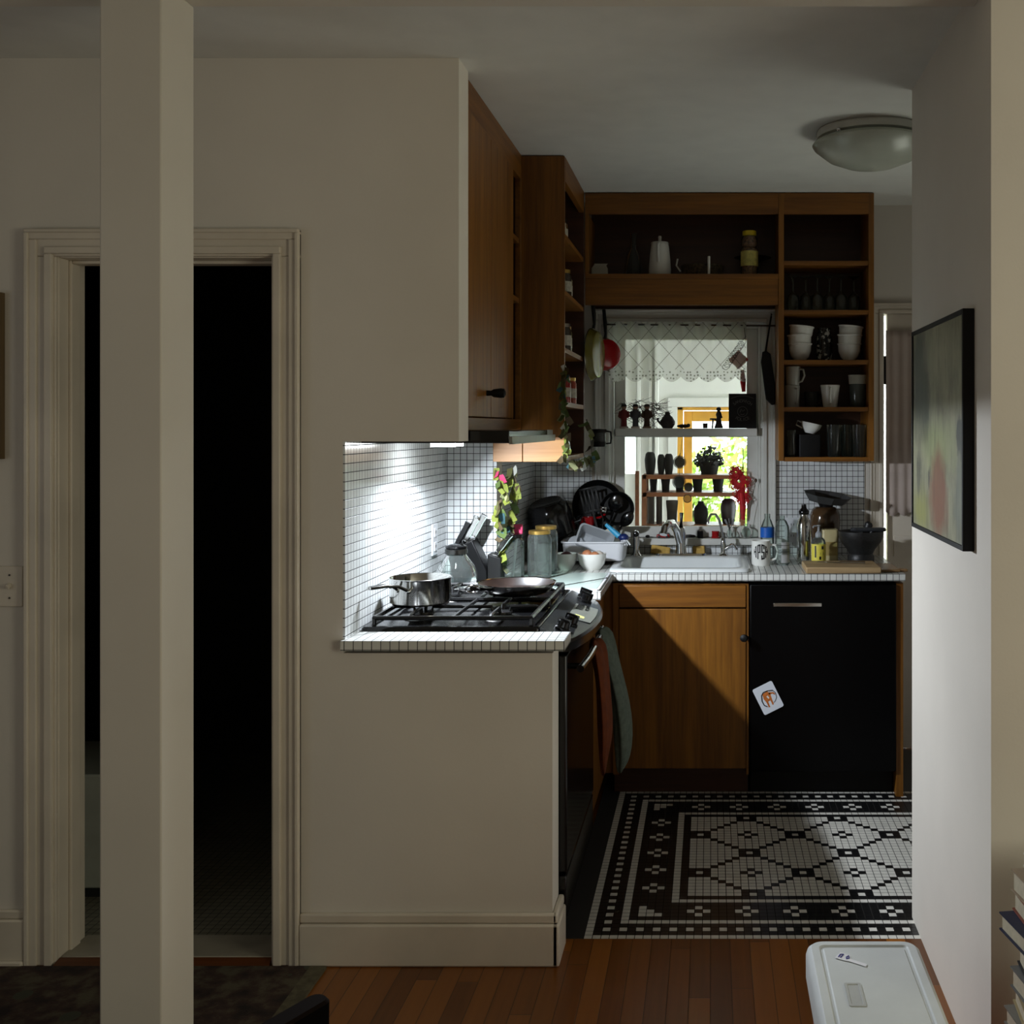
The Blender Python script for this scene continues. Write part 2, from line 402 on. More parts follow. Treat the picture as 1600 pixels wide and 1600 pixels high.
# oak strip floor
n = NT('oak_strips'); g = n.node('ShaderNodeNewGeometry'); x, y, z = n.sep(g.outputs['Position'])
row = n.math('FLOOR', n.math('DIVIDE', x, 0.057))
wn = n.node('ShaderNodeTexWhiteNoise', noise_dimensions='1D'); n.link(row, wn.inputs['W'])
yy = n.math('ADD', y, n.math('MULTIPLY', wn.outputs['Value'], 3.1))
seg = n.math('FLOOR', n.math('DIVIDE', yy, 0.85))
wn2 = n.node('ShaderNodeTexWhiteNoise', noise_dimensions='2D'); n.link(n.comb(row, seg, 0.0), wn2.inputs['Vector'])
gr = n.noise(n.scale(g.outputs['Position'], (60, 2.2, 1)), 1.0, 5, 0.6)
tone = n.math('ADD', n.math('MULTIPLY', wn2.outputs['Value'], 0.6), n.math('MULTIPLY', gr, 0.4))
fx = n.math('FRACT', n.math('DIVIDE', x, 0.057)); fy = n.math('FRACT', n.math('DIVIDE', yy, 0.85))
ed = n.math('MINIMUM', n.math('MINIMUM', fx, n.math('SUBTRACT', 1.0, fx)), n.math('MULTIPLY', n.math('MINIMUM', fy, n.math('SUBTRACT', 1.0, fy)), 14.0))
mk = n.math('DIVIDE', ed, 0.03, clamp=True)
n.set(n.mix(mk, lin((34, 14, 4)), n.ramp(tone, [(0.2, lin((92, 50, 12))), (0.5, lin((122, 70, 18))), (0.8, lin((146, 88, 28)))])), 0.32)
n.bump(mk, 0.3, 0.001); OAK = n.m
YM0 = 3.225                                  # where the mosaic starts
m = MB(); m.box(-3.3, 2.8, -2.7, YM0, -0.04, 0.0); m.box(-3.3, -0.36, YM0, 5.115, -0.04, -0.003); m.box(-0.36, 1.87, YM0, 5.245, -0.04, -0.004)
S('floor', m, OAK)

# mosaic floor: one-inch tiles laid out row by row
PX, PY, X0 = 0.02486, 0.0246, -0.372
NR, NC = 53, 86
def floor_white(r, c):
    d = min(r, NR-1-r, c)                    # distance to the nearest edge (no edge towards the right)
    rr_ = r if r <= 26 else NR-1-r
    if d == 0: return True
    if d == 1 or d == 3: return False
    if d == 2: return (c % 2 == 0) if rr_ == 2 and c >= 2 else (r % 2 == 0)
    if d == 4: return True
    if 5 <= d <= 9:
        if rr_ <= 9 and c <= 9 and 6 <= rr_ <= 8 and 6 <= c <= 8: return (rr_-6)+(c-6) <= 2
        if rr_ <= 9 and c >= 10:
            if d in (5, 9): return False
            k = (c-13+600) % 6; k = k-6 if k > 3 else k
            return abs(k)+abs(rr_-7) == 1
        if c <= 9 and 10 <= rr_:
            if d in (5, 9): return False
            k = (r-14+600) % 6; k = k-6 if k > 3 else k
            return abs(k)+abs(c-7) == 1
        return False
    if d == 10: return True
    if d == 11: return False
    R, Cc = r-12, c-12
    j0 = round(R/7); i0 = round((Cc-1)/7)
    for j in range(j0-1, j0+2):
        for i in range(i0-1, i0+2):
            dr, dc = abs(R-7*j), abs(Cc-(1+7*i))
            if (i+j) % 2:
                if dr == 0 and dc == 0: return True
                if dr <= 1 and dc <= 1: return False
                if dr == dc and 2 <= dr <= 5: return False
            elif j % 2:
                if dr+dc == 1: return False
    return True
TW = mat('mosaic_white', (214, 211, 202), 0.28, var=0.05, scale=30)
TB = mat('mosaic_black', (22, 22, 23), 0.3, var=0.1, scale=30)
GROUT = mat('mosaic_grout', (30, 27, 24), 0.9)
m = MB(); m.box(X0, X0+NC*PX, YM0, YM0+NR*PY, -0.004, -0.0006, 2)
g = 0.0011
for r in range(NR):
    for c in range(NC):
        x0, x1, y0, y1 = X0+c*PX+g, X0+(c+1)*PX-g, YM0+r*PY+g, YM0+(r+1)*PY-g
        m.add([(x0, y0, 0), (x1, y0, 0), (x1, y1, 0), (x0, y1, 0)], [(0, 1, 2, 3)], 0 if floor_white(r, c) else 1)
m.box(X0+NC*PX, 1.75, YM0, 5.115, -0.004, 0, 1); m.box(X0, X0+NC*PX, YM0+NR*PY, 5.115, -0.004, 0, 1); m.box(-0.44, X0, YM0, 5.115, -0.004, 0, 2)
S('floor_mosaic', m, [TW, TB, GROUT], smooth=0)

# kitchen window
m = MB()
for f0, f1, d in ((0.0, 1.0, 0.014), (0.10, 0.40, 0.024), (0.66, 0.92, 0.020), (0.85, 1.0, 0.030)):
    for a, b in ((WX0, -0.535), (WX1, 0.303)):
        xa, xb = sorted((a+(b-a)*f0, a+(b-a)*f1)); m.box(xa, xb, YB-d, YB, WZ0, WZ1+0.07*f0)
    m.box(WX0-0.075*f1, WX1+0.068*f1, YB-d, YB, WZ1+0.07*f0, WZ1+0.07*f1)
m.box(-0.56, 0.33, YB-0.045, YB+0.05, 0.955, WZ0)                       # stool
for x0, x1 in ((WX0, WX0+0.012), (WX1-0.012, WX1)): m.box(x0, x1, YB, YB+0.13, WZ0, WZ1)
m.box(WX0, WX1, YB, YB+0.13, WZ1-0.012, WZ1)
win = S('window_1', m, WHITE_TRIM, bevel=0.003)
GX0, GX1 = W(977, 0, 5.17).x, W(1167, 0, 5.17).x
def sash(name, z0, z1, rb, rt, y):
    m = MB(); m.box(WX0+0.012, GX0, y, y+0.035, z0, z1); m.box(GX1, WX1-0.012, y, y+0.035, z0, z1)
    m.box(GX0, GX1, y, y+0.035, z0, z0+rb); m.box(GX0, GX1, y, y+0.035, z1-rt, z1)
    o = build(name, m, WHITE_TRIM, win, bevel=0.002)
    m = MB(); m.box(GX0, GX1, y+0.015, y+0.018, z0+rb, z1-rt); build('glass_pane', m, PANE, o)
zA, zB, zC_, zD, zE = (W(0, q, 5.16).z for q in (822, 683, 668, 530, 510))
sash('lower_sash', WZ0, zC_-0.004, zA-WZ0, zC_-0.004-zB, YB+0.025)
sash('upper_sash', zB+0.002, WZ1-0.012, 0.035, WZ1-0.012-zD, YB+0.065)
m = MB(); m.box(W(962, 0, 5.09).x, W(1183, 0, 5.09).x, YB-0.05, YB+0.024, zB+0.004, zC_-0.004)
build('rail_shelf', m, WHITE_TRIM, win, bevel=0.003)

# kitchen door standing a crack open on its hinges
m = MB(); casing(m, DX0+0.004, DX1-0.004, DX0-0.06, DX1+0.06, DZ1-0.004, DZ1+0.045, YB, 0.018)
d2 = S('door_2', m, TRIM, bevel=0.003)
m = MB(); xg = 0.827
m.box(xg, DX1-0.001, YB+0.03, YB+0.07, 0.0, DZ1-0.001); build('door_panel', m, TRIM, d2, bevel=0.003)
m = MB(); m.box(DX0, xg+0.01, YB+0.02, YB+0.035, W(0, 600, YB).z, W(0, 556, YB).z)
m.box(DX0, xg+0.01, YB+0.02, YB+0.035, 0.30, 0.42); build('hinge', m, IRON, d2)
m = MB(); m.box(xg+0.03, 1.55, YB+0.022, YB+0.03, W(0, 870, YB).z, W(0, 838, YB).z); build('lower_rail', m, TRIM, d2)

# ------------------------------------------------------------------ sun porch and garden beyond the window
PWHITE = mat('porch_white', (232, 232, 226), 0.6, var=0.02)
POCHRE = mat('ochre_paint', (214, 160, 62), 0.5, var=0.08)
PBROWN = wood('porch_wood', (84, 46, 22), (120, 70, 36), 0)
ZP, YP = -0.45, 7.0
m = MB(); m.box(-1.4, 3.2, 5.245, YP+0.12, ZP-0.1, ZP); S('floor_porch', m, mat('porch_boards', (120, 110, 96), 0.7))
m = MB(); m.box(-1.4, 3.2, 5.245, YP+0.12, 2.45, 2.55); S('ceiling_porch', m, PWHITE)
m = MB(); pz = 0.00407; dx0, dx1, dzt = -0.21, 0.66, 1.626
wx0, wx1, wz0, wz1 = -0.66, -0.476, 1.20, 1.46
m.box(-1.4, wx0, YP, YP+0.12, ZP, 2.45); m.box(wx0, wx1, YP, YP+0.12, ZP, wz0); m.box(wx0, wx1, YP, YP+0.12, wz1, 2.45)
m.box(wx1, dx0, YP, YP+0.12, ZP, 2.45); m.box(dx0, dx1, YP, YP+0.12, dzt, 2.45); m.box(dx1, 3.2, YP, YP+0.12, ZP, 2.45)
m.box(-1.5, -1.4, 5.245, YP+0.12, ZP, 2.45)
S('wall_porch', m, PWHITE)
m = MB(); m.box(dx0-0.06, dx0, YP-0.02, YP, ZP, dzt+0.055); m.box(dx1, dx1+0.06, YP-0.02, YP, ZP, dzt+0.055); m.box(dx0-0.06, dx1+0.06, YP-0.025, YP, dzt, dzt+0.06)
for xa in (-0.465, -0.39): m.box(xa, xa+0.022, YP-0.03, YP, ZP, 2.0)
m.box(-0.352, -0.328, YP-0.05, YP, ZP, 2.4)
S('trim_3', m, PWHITE, bevel=0.003)
m = MB(); m.box(dx0, dx0+0.036, YP, YP+0.1, ZP, dzt); m.box(dx1-0.036, dx1, YP, YP+0.1, ZP, dzt); m.box(dx0, dx1, YP, YP+0.1, dzt-0.02, dzt)
d3 = S('door_3', m, POCHRE, bevel=0.003)
m = MB(); ya, yb = YP+0.03, YP+0.07; a, b = dx0+0.04, dx1-0.04
m.box(a, a+0.054, ya, yb, ZP+0.01, dzt-0.024); m.box(b-0.054, b, ya, yb, ZP+0.01, dzt-0.024); m.box(a+0.054, b-0.054, ya, yb, 1.535, dzt-0.024); m.box(a+0.054, b-0.054, ya, yb, ZP+0.01, 0.45)
lf = build('door_leaf', m, POCHRE, d3, bevel=0.003)
m = MB(); m.box(a+0.054, b-0.054, ya+0.018, ya+0.022, 0.45, 1.535); build('glass_pane', m, PANE, lf)
m = MB(); m.box(wx0, wx1, YP+0.03, YP+0.034, wz0, wz1); w2 = S('window_2', m, PANE)
# post of brown wood and a pale board in the porch
m = MB(); m.box(W(993, 0, 6.5).x, W(999, 0, 6.5).x, 6.46, 6.5, ZP, 1.24); S('trim_4', m, PBROWN)
# ground and bushes
m = MB(); m.box(-14, 18, YP+0.12, 30, -0.9, -0.75); S('ground', m, mat('lawn', (120, 150, 60), 0.9, var=0.2, scale=3))
LEAF = mat('bush_leaves', (160, 184, 78), 0.6, var=0.5, scale=3)
LEAF2 = mat('bush_leaves_dark', (112, 164, 104), 0.6, var=0.4, scale=5)
def bush(c, r, nleaf, mt, label, seed):
    rd = random.Random(seed); t = thing('garden_bush', label, 'bush', (c[0], c[1], -0.75))
    m = MB()
    for k in range(nleaf):
        d = Vector((rd.gauss(0, 1), rd.gauss(0, 1), rd.gauss(0, 1))).normalized()*(0.55+0.45*rd.random())
        p = Vector((d.x*r[0], d.y*r[1], (d.z*0.5+0.5)*r[2]))
        u = Vector((rd.gauss(0, 1), rd.gauss(0, 1), rd.gauss(0, 1))).normalized(); v = u.orthogonal().normalized()
        s = 0.035+0.04*rd.random()
        m.add([p-u*s, p+v*s*0.5, p+u*s, p-v*s*0.5], [(0, 1, 2, 3)])
    build('leaves', m, mt, t, smooth=0)
    m = MB(); m.tube([(0, 0, 0), (0.03, 0, r[2]*0.7)], [0.05, 0.02]); build('trunk', m, PBROWN, t)
bush((0.3, 11.5), (1.1, 0.7, 2.2), 3200, LEAF, 'yellow green bush behind the glass of the ochre porch door', 1)
bush((2.2, 13.0), (1.2, 0.8, 3.0), 3200, LEAF2, 'taller darker green bush behind the porch door', 2)
bush((-2.0, 11.5), (0.8, 0.8, 2.6), 2000, LEAF2, 'green bush seen through the narrow porch window', 3)

# ------------------------------------------------------------------ kitchen furniture
# worktop: strip on the low wall, piece between stove and corner, rear run round the sink
m = MB()
m.box(XN, -0.405, YN-0.022, 3.192, ZT-0.0275, ZT)
one('tiled_ledge', m, CTILE, 'white tiled ledge capping the low wall in front of the stove', 'ledge', (-0.7, 3.12, ZT-0.0275), smooth=0, world=True)
m = MB(); m.box(XN, XL, 3.955, YT-0.006, ZT-0.035, ZT); m.box(XL, -0.395, 3.955, YT+0.1, ZT-0.0275, ZT)
m.box(XL, -0.395, YT+0.1, YC, ZT-0.0275, ZT)
SX0, SX1, SY0, SY1 = -0.405, 0.155, 4.50, 5.00
m.box(XL, SX0, YC, YB-0.006, ZT-0.0275, ZT); m.box(SX0, SX1, YC, SY0, ZT-0.0275, ZT); m.box(SX0, SX1, SY1, YB-0.006, ZT-0.0275, ZT); m.box(SX1, 0.786, YC, YB-0.006, ZT-0.0275, ZT)
one('tiled_worktop', m, CTILE, 'white mosaic tiled worktop running round the corner from stove to sink', 'worktop', (-0.4, 4.0, ZT-0.038), smooth=0, world=True)

YF = YC+0.025
def knob(parent, base, d, name='knob'):
    d = Vector(d).normalized(); M = d.to_track_quat('Z', 'Y').to_matrix()
    m = MB(); m.lathe([(0, 0), (0.009, 0), (0.008, 0.014), (0.013, 0.022), (0.0155, 0.045), (0.014, 0.056), (0.006, 0.06), (0, 0.06)], base, 16, M)
    return build(name, m, BLACKM, parent)
# sink cabinet
t = thing('sink_cabinet', 'honey wood base cabinet under the sink', 'cabinet', (-0.12, 4.75, 0), world=True)
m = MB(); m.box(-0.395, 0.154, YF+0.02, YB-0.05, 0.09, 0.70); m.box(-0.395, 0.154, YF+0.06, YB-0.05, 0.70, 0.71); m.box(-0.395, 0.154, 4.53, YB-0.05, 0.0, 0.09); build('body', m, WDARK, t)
m = MB(); m.box(-0.395, -0.372, YF, YF+0.02, 0.09, 0.866); m.box(0.146, 0.155, YF, YF+0.02, 0.09, 0.866); m.box(-0.372, 0.146, YF, YF+0.02, 0.858, 0.866); build('face_frame', m, WZ, t)
m = MB(); m.box(-0.370, 0.144, YF-0.004, YF+0.015, 0.768, 0.857); build('drawer_front', m, WX, t, bevel=0.002)
m = MB(); m.box(-0.370, 0.144, YF-0.004, YF+0.015, 0.115, 0.762); dr = build('door', m, WZ, t, bevel=0.002)
knob(dr, W(1166, 996, YF-0.004)+Vector((0, 0.0, 0)), (-0.25, -1, 0.12))
# corner cabinet under the worktop between stove and corner
t = thing('corner_cabinet', 'dark wood cabinet end between black stove and sink cabinet', 'cabinet', (-0.6, 4.2, 0), world=True)
m = MB(); m.box(XL+0.01, -0.43, 3.957, 5.0, 0.09, ZT-0.04); m.box(-0.43, -0.397, YF+0.02, 5.0, 0.09, ZT-0.04); build('body', m, WZ, t)
m = MB(); m.box(XL+0.01, -0.48, 3.957, 5.0, 0, 0.09); build('plinth', m, BLACKM, t)
# dishwasher
t = thing('dishwasher', 'black built-in dishwasher beside the sink cabinet', 'dishwasher', (0.455, 4.75, 0), world=True)
m = MB(); m.box(0.160, 0.752, YF+0.03, YB-0.05, 0.10, 0.866); m.box(0.165, 0.748, 4.532, YB-0.05, 0.0, 0.10); build('body', m, BLACKM, t)
DW = mat('dishwasher_black', (4, 4, 5), 0.35, spec=0.15, var=0.05)
m = MB(); m.box(0.160, 0.752, YF-0.012, YF+0.028, 0.105, 0.862); dwd = build('door', m, DW, t, bevel=0.004)
m = MB(); a, b = W(1208, 942, YF-0.013), W(1284, 948, YF-0.013); m.box(a.x, b.x, YF-0.016, YF-0.010, b.z, a.z); build('handle', m, STEEL, dwd, bevel=0.002)
t = thing('end_panel', 'narrow wooden end panel beside black dishwasher', 'cabinet panel', (0.77, 4.8, 0), world=True)
m = MB(); m.box(0.754, 0.782, YF, YB-0.03, 0, ZT-0.04); build('upright', m, WZ, t)

# upper cabinets ------------------------------------------------------
ZB = 2.435
sh_z = [2.219, 2.003, 1.784, 1.577]
# over the stove
t = thing('stove_cabinet', 'tall wooden wall cabinet with plank doors above the range hood', 'cabinet', (-0.87, 3.6, 1.49), world=True)
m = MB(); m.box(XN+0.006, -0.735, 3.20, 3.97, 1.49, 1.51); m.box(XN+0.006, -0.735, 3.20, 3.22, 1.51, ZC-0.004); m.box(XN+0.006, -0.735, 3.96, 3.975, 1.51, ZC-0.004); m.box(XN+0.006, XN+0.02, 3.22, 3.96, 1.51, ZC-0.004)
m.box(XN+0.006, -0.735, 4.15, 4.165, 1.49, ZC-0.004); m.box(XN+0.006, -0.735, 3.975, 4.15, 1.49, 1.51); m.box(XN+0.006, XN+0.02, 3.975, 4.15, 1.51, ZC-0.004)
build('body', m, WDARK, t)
for z in (2.19, 1.965): 
    m = MB(); m.box(XN+0.02, -0.72, 3.976, 4.149, z, z+0.018); build('shelf', m, WY, t)
m = MB(); m.box(-0.735, -0.715, 3.198, 4.165, ZB, ZC-0.003); m.box(-0.735, -0.715, 3.198, 4.165, 1.49, 1.528); m.box(-0.735, -0.715, 3.968, 3.985, 1.528, ZB); m.box(-0.735, -0.715, 4.14, 4.165, 1.528, ZB)
build('face_frame', m, WY, t, bevel=0.001)
for y0, y1 in ((3.20, 3.560), (3.564, 3.966)):
    m = MB(); m.box(-0.735, -0.710, y0, y1, 1.531, ZB-0.003); d_ = build('door', m, WZ, t, bevel=0.0015)
    if y0 < 3.3: knob(d_, (-0.710, 3.495, 1.607), (1, 0, 0))
# spice unit
XS = -0.553
t = thing('spice_shelf_unit', 'deep open wooden shelf unit of jars beside the window corner', 'shelf unit', (-0.69, 4.5, 1.36), world=True)
m = MB(); m.box(XL+0.002, XS, 4.170, 4.190, 1.368, ZC-0.004); build('side_panel', m, WZ, t)
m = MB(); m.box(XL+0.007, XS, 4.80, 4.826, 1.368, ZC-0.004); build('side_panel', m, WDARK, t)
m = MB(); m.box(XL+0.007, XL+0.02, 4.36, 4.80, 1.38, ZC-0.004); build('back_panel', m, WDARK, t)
m = MB(); m.box(XS-0.02, XS+0.001, 4.190, 4.80, ZB, ZC-0.004); build('top_rail', m, WY, t)
for z in sh_z+[1.368]:
    m = MB(); m.box(XL+0.02, XS-0.001, 4.190, 4.80, z, z+0.018); build('shelf', m, WY, t)
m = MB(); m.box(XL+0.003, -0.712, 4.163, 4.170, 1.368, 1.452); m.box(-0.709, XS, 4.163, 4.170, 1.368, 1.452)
build('lower_front', m, wood('lit_oak', (170, 116, 58), (206, 154, 92), 0), t, bevel=0.001)  # paler copy of the cabinet wood, hood lamp glow put into its colour
# over window and dishwasher
YU = 4.83
t = thing('window_bridge_cabinet', 'long open wooden wall shelf above the window', 'cabinet', (-0.1, 4.95, 2.03), world=True)
XM = 0.298
m = MB(); m.box(-0.55, XM+0.012, YB-0.02, YB-0.002, 2.05, ZC-0.004); build('back_panel', m, WDARK, t)
m = MB(); m.box(-0.55, XM, YU, YB-0.02, 2.150, 2.172); build('shelf', m, WX, t, bevel=0.001)
m = MB(); m.box(-0.55, XM, YU+0.003, YU+0.022, 2.035, 2.150); build('apron', m, WX, t, bevel=0.001)
m = MB(); m.box(-0.55, XM, YU, YU+0.02, ZB, ZC-0.004); build('top_rail', m, WX, t)
m = MB(); m.box(-0.55, -0.535, YU, YB-0.02, 2.172, ZB); build('side_panel', m, WZ, t)
t = thing('dish_shelf_unit', 'open wooden wall unit holding bowls, mugs and glasses', 'shelf unit', (0.5, 4.95, 1.35), world=True)
m = MB(); m.box(XM, 0.718, YB-0.02, YB-0.002, 1.35, ZC-0.004); build('back_panel', m, WDARK, t)
for x0 in (XM+0.001, 0.694):
    m = MB(); m.box(x0, x0+0.024, YU, YB-0.02, 1.35, ZC-0.004); build('side_panel', m, WZ, t, bevel=0.001)
m = MB(); m.box(XM+0.025, 0.694, YU, YU+0.02, ZB, ZC-0.004); build('top_rail', m, WX, t)
for z in sh_z+[1.357]:
    m = MB(); m.box(XM+0.025, 0.694, YU+0.004, YB-0.02, z-0.009, z+0.010); build('shelf', m, WX, t, bevel=0.001)

# range hood
t = thing('range_hood', 'slim black range hood with steel front lip above the stove', 'range hood', (-0.8, 3.58, 1.45), world=True)
m = MB(); m.box(XN+0.008, -0.587, 3.21, 3.96, 1.452, 1.489); build('body', m, BLACK, t, bevel=0.002)
m = MB(); m.box(-0.587, -0.578, 3.21, 4.10, 1.449, 1.472); m.box(-0.70, -0.587, 3.962, 4.10, 1.455, 1.489); build('front_lip', m, mat('satin_lip', (150, 152, 146), 0.5, 0.7), t)
m = MB(); m.box(-0.90, -0.83, 3.54, 3.70, 1.436, 1.452)
LENS = mat('lamp_lens', (240, 245, 250), 0.3, **{'Emission Color': (0.95, 1, 1, 1), 'Emission Strength': 28.0}); build('lamp_lens', m, LENS, t)

# ------------------------------------------------------------------ stove
t = thing('gas_stove', 'black gas range set into the tiled recess', 'stove', (-0.73, 3.57, 0), world=True)
m = MB(); m.box(XN+0.012, -0.462, 3.200, 3.945, 0.02, 0.885); build('body', m, BLACK, t)
m = MB(); m.rings([rr(-0.757, 3.5725, 0.260, 0.373, 0.012, 0.886), rr(-0.757, 3.5725, 0.260, 0.373, 0.012, 0.912), rr(-0.757, 3.5725, 0.256, 0.369, 0.012, 0.918), rr(-0.757, 3.5725, 0.240, 0.353, 0.02, 0.918), rr(-0.757, 3.5725, 0.234, 0.347, 0.02, 0.912)])
build('cooktop', m, BLACK, t)
m = MB(); R_ = []
for i in range(17):
    u = i/16; y = 3.203+0.738*u; bulge = math.sin(PI*u)**0.75
    xf = -0.408+0.052*bulge
    R_.append([Vector((-0.496, y, 0.916)), Vector((xf-0.006, y, 0.880)), Vector((xf, y, 0.872)), Vector((xf-0.004, y, 0.846)), Vector((-0.462, y, 0.842)), Vector((-0.496, y, 0.86))])
m.rings(R_); cp = build('control_panel', m, mat('panel_black', (26, 27, 28), 0.2), t, smooth=30)
NP = Vector((0.33, 0, 0.94)).normalized(); TP = Vector((0.94, 0, -0.33)).normalized()
def panel_pt(f, y): return Vector((-0.496, y, 0.916)).lerp(Vector((-0.414+0.052*math.sin(PI*(y-3.203)/0.738)**0.75, y, 0.881)), f)
MP = Matrix((TP, Vector((0, 1, 0)), NP)).transposed()
m = MB(); vs = []
for k in range(9):
    y = 3.45+0.26*k/8; vs += [panel_pt(0.34, y)+NP*0.0015, panel_pt(0.92, y)+NP*0.0015]
m.add(vs, [(2*k, 2*k+1, 2*k+3, 2*k+2) for k in range(8)])
dp = build('display_plate', m, mat('panel_silver', (176, 178, 168), 0.28, 0.8, var=0.04), cp)
m = MB(); m.obox(panel_pt(0.60, 3.50)+NP*0.002, (0.03, 0.03, 0.002), MP); build('indicator_label', m, mat('pale_yellow', (214, 216, 120), 0.5), dp)
m = MB()
for q in range(5): m.obox(panel_pt(0.66, 3.63+0.016*q)+NP*0.003, (0.012, 0.011, 0.003), MP)
m.obox(panel_pt(0.48, 3.655)+NP*0.003, (0.022, 0.085, 0.002), MP); build('button', m, BLACK, dp)
for y, f in ((3.275, 0.52), (3.365, 0.56), (3.795, 0.54), (3.875, 0.5)):
    m = MB(); p = panel_pt(f, y)
    m.lathe([(0, 0), (0.024, 0), (0.024, 0.006), (0.020, 0.010), (0.019, 0.026), (0.016, 0.029), (0, 0.029)], p, 20, MP); m.obox(p+NP*0.024, (0.042, 0.010, 0.018), MP)
    build('knob', m, BLACK, t)
m = MB(); m.box(-0.462, -0.418, 3.208, 3.938, 0.20, 0.835); od = build('oven_door', m, BLACK, t, bevel=0.006)
m = MB(); m.tube([(-0.418, 3.29, 0.786), (-0.39, 3.285, 0.786)], 0.009); m.tube([(-0.418, 3.86, 0.786), (-0.39, 3.865, 0.786)], 0.009)
m.tube([(-0.384, 3.25, 0.786), (-0.376, 3.40, 0.786), (-0.374, 3.57, 0.786), (-0.376, 3.75, 0.786), (-0.384, 3.90, 0.786)], 0.0115, 12); build('handle', m, BLACK, od)
m = MB(); m.box(-0.462, -0.420, 3.208, 3.938, 0.06, 0.19); build('drawer', m, BLACK, t, bevel=0.005)
# burners and grates
for bx in (-0.885, -0.645):
    for by in (3.395, 3.755):
        m = MB(); m.lathe([(0, 0.912), (0.062, 0.912), (0.058, 0.916), (0.030, 0.918), (0.030, 0.924), (0, 0.924)], (bx, by, 0), 24); bu = build('burner_bowl', m, DSTEEL, t)
        m = MB(); m.lathe([(0.032, 0.922), (0.036, 0.926), (0.034, 0.932), (0.0, 0.934)], (bx, by, 0), 24); build('burner_cap', m, IRON, bu)
for y0, y1 in ((3.225, 3.568), (3.577, 3.92)):
    m = MB(); x0, x1 = -0.985, -0.525; zt = 0.944; r = 0.006
    def bar(a, b, w=0.006): m.tube([a, b], w, 6)
    cnr = [(x0, y0), (x1, y0), (x1, y1), (x0, y1)]
    for q in range(4): bar((*cnr[q], zt-0.004), (*cnr[(q+1) % 4], zt-0.004), 0.007)
    for q in cnr: bar((*q, zt-0.004), (*q, 0.917), 0.007)
    mx = (x0+x1)/2; ym = (y0+y1)/2; bar((mx, y0, zt-0.004), (mx, y1, zt-0.004))
    for bx in (-0.885, -0.645):
        by = ym
        for sx, sy, ex, ey in ((0, -1, bx, y0), (0, 1, bx, y1), (-1, 0, x0 if bx < mx else mx, by), (1, 0, mx if bx < mx else x1, by)):
            m.tube([(ex, ey, zt-0.004), (ex-sx*0.012, ey-sy*0.012, zt+0.002), (bx+sx*0.03, by+sy*0.03, zt+0.002), (bx+sx*0.026, by+sy*0.026, zt-0.014)], 0.0055, 6)
    build('grate', m, IRON, t)

# ------------------------------------------------------------------ things on stove and left worktop
ZG = 0.9525
# saucepan
c = W(657, 0, 3.43); c.z = ZG
t = thing('saucepan', 'stainless saucepan standing on the nearest burner', 'saucepan', c)
m = MB(); m.lathe([(0, 0), (0.088, 0), (0.094, 0.006), (0.094, 0.076), (0.097, 0.080), (0.094, 0.081), (0.0915, 0.078), (0.0915, 0.008), (0, 0.005)], (0, 0, 0), 48); build('pot', m, STEEL, t)
m = MB(); a = Vector((-0.028, -0.090, 0.050)); e = Vector((-0.098, -0.200, 0.073))
sd = Vector((0.022, -0.014, 0))
m.tube([a+sd*0.9, a.lerp(e, 0.25)+sd*0.6+Vector((0, 0, 0.012)), a.lerp(e, 0.6)+sd*0.45+Vector((0, 0, 0.01)), e+sd*0.2, e-sd*0.2, a.lerp(e, 0.6)-sd*0.45+Vector((0, 0, 0.01)), a.lerp(e, 0.25)-sd*0.6+Vector((0, 0, 0.012)), a-sd*0.9], 0.005, 8)
m.ball(a+sd*0.9, 0.008); m.ball(a-sd*0.9, 0.008); build('handle', m, STEEL, t)
# frying pan
c = W(808, 0, 3.63); c.z = ZG
t = thing('frying_pan', 'shallow frying pan with browned inside and steel rim on rear burner', 'frying pan', c)
PANB = mat('browned_pan', (24, 14, 10), 0.35, 0.0, var=0.3, scale=25)
m = MB(); m.lathe([(0, 0.004), (0.092, 0.004), (0.108, 0.012), (0.124, 0.034)], (0, 0, 0), 48); build('cooking_surface', m, PANB, t)
m = MB(); m.lathe([(0, 0), (0.094, 0), (0.112, 0.010), (0.1275, 0.034), (0.1275, 0.037), (0.124, 0.035)], (0, 0, 0), 48); build('pan_body', m, STEEL, t)
m = MB(); m.tube([(-0.06, -0.108, 0.028), (-0.075, -0.15, 0.036), (-0.085, -0.20, 0.046), (-0.09, -0.255, 0.052)], [0.006, 0.006, 0.010, 0.011], 10); h = build('handle', m, BLACK, t)
m = MB(); m.tube([(-0.0895+0.021*math.cos(q*PI/8), -0.268-0.004*math.sin(q*PI/8), 0.052+0.011*math.sin(q*PI/8)) for q in range(17)], 0.0028, 6); build('hanging_loop', m, CHROME, h)
# glass coffee carafe
c = W(713, 0, 4.034); c.z = ZT
t = thing('glass_carafe', 'round glass carafe half full of water behind the saucepan', 'carafe', c)
m = MB(); m.lathe([(0, 0.0), (0.052, 0.0), (0.066, 0.010), (0.077, 0.035), (0.077, 0.055), (0.066, 0.085), (0.044, 0.115), (0.034, 0.130), (0.036, 0.142), (0.040, 0.148)], (0, 0, 0), 36); build('bulb', m, GLASS, t)
m = MB(); m.lathe([(0, 0.002), (0.05, 0.002), (0.064, 0.012), (0.0745, 0.036), (0.0745, 0.054), (0.072, 0.06), (0, 0.06)], (0, 0, 0), 36); build('water', m, glass('water', (225, 238, 242), 1.2), t)
m = MB(); m.lathe([(0.0345, 0.128), (0.041, 0.130), (0.041, 0.146), (0.036, 0.150)], (0, 0, 0), 30); build('steel_band', m, DSTEEL, t)
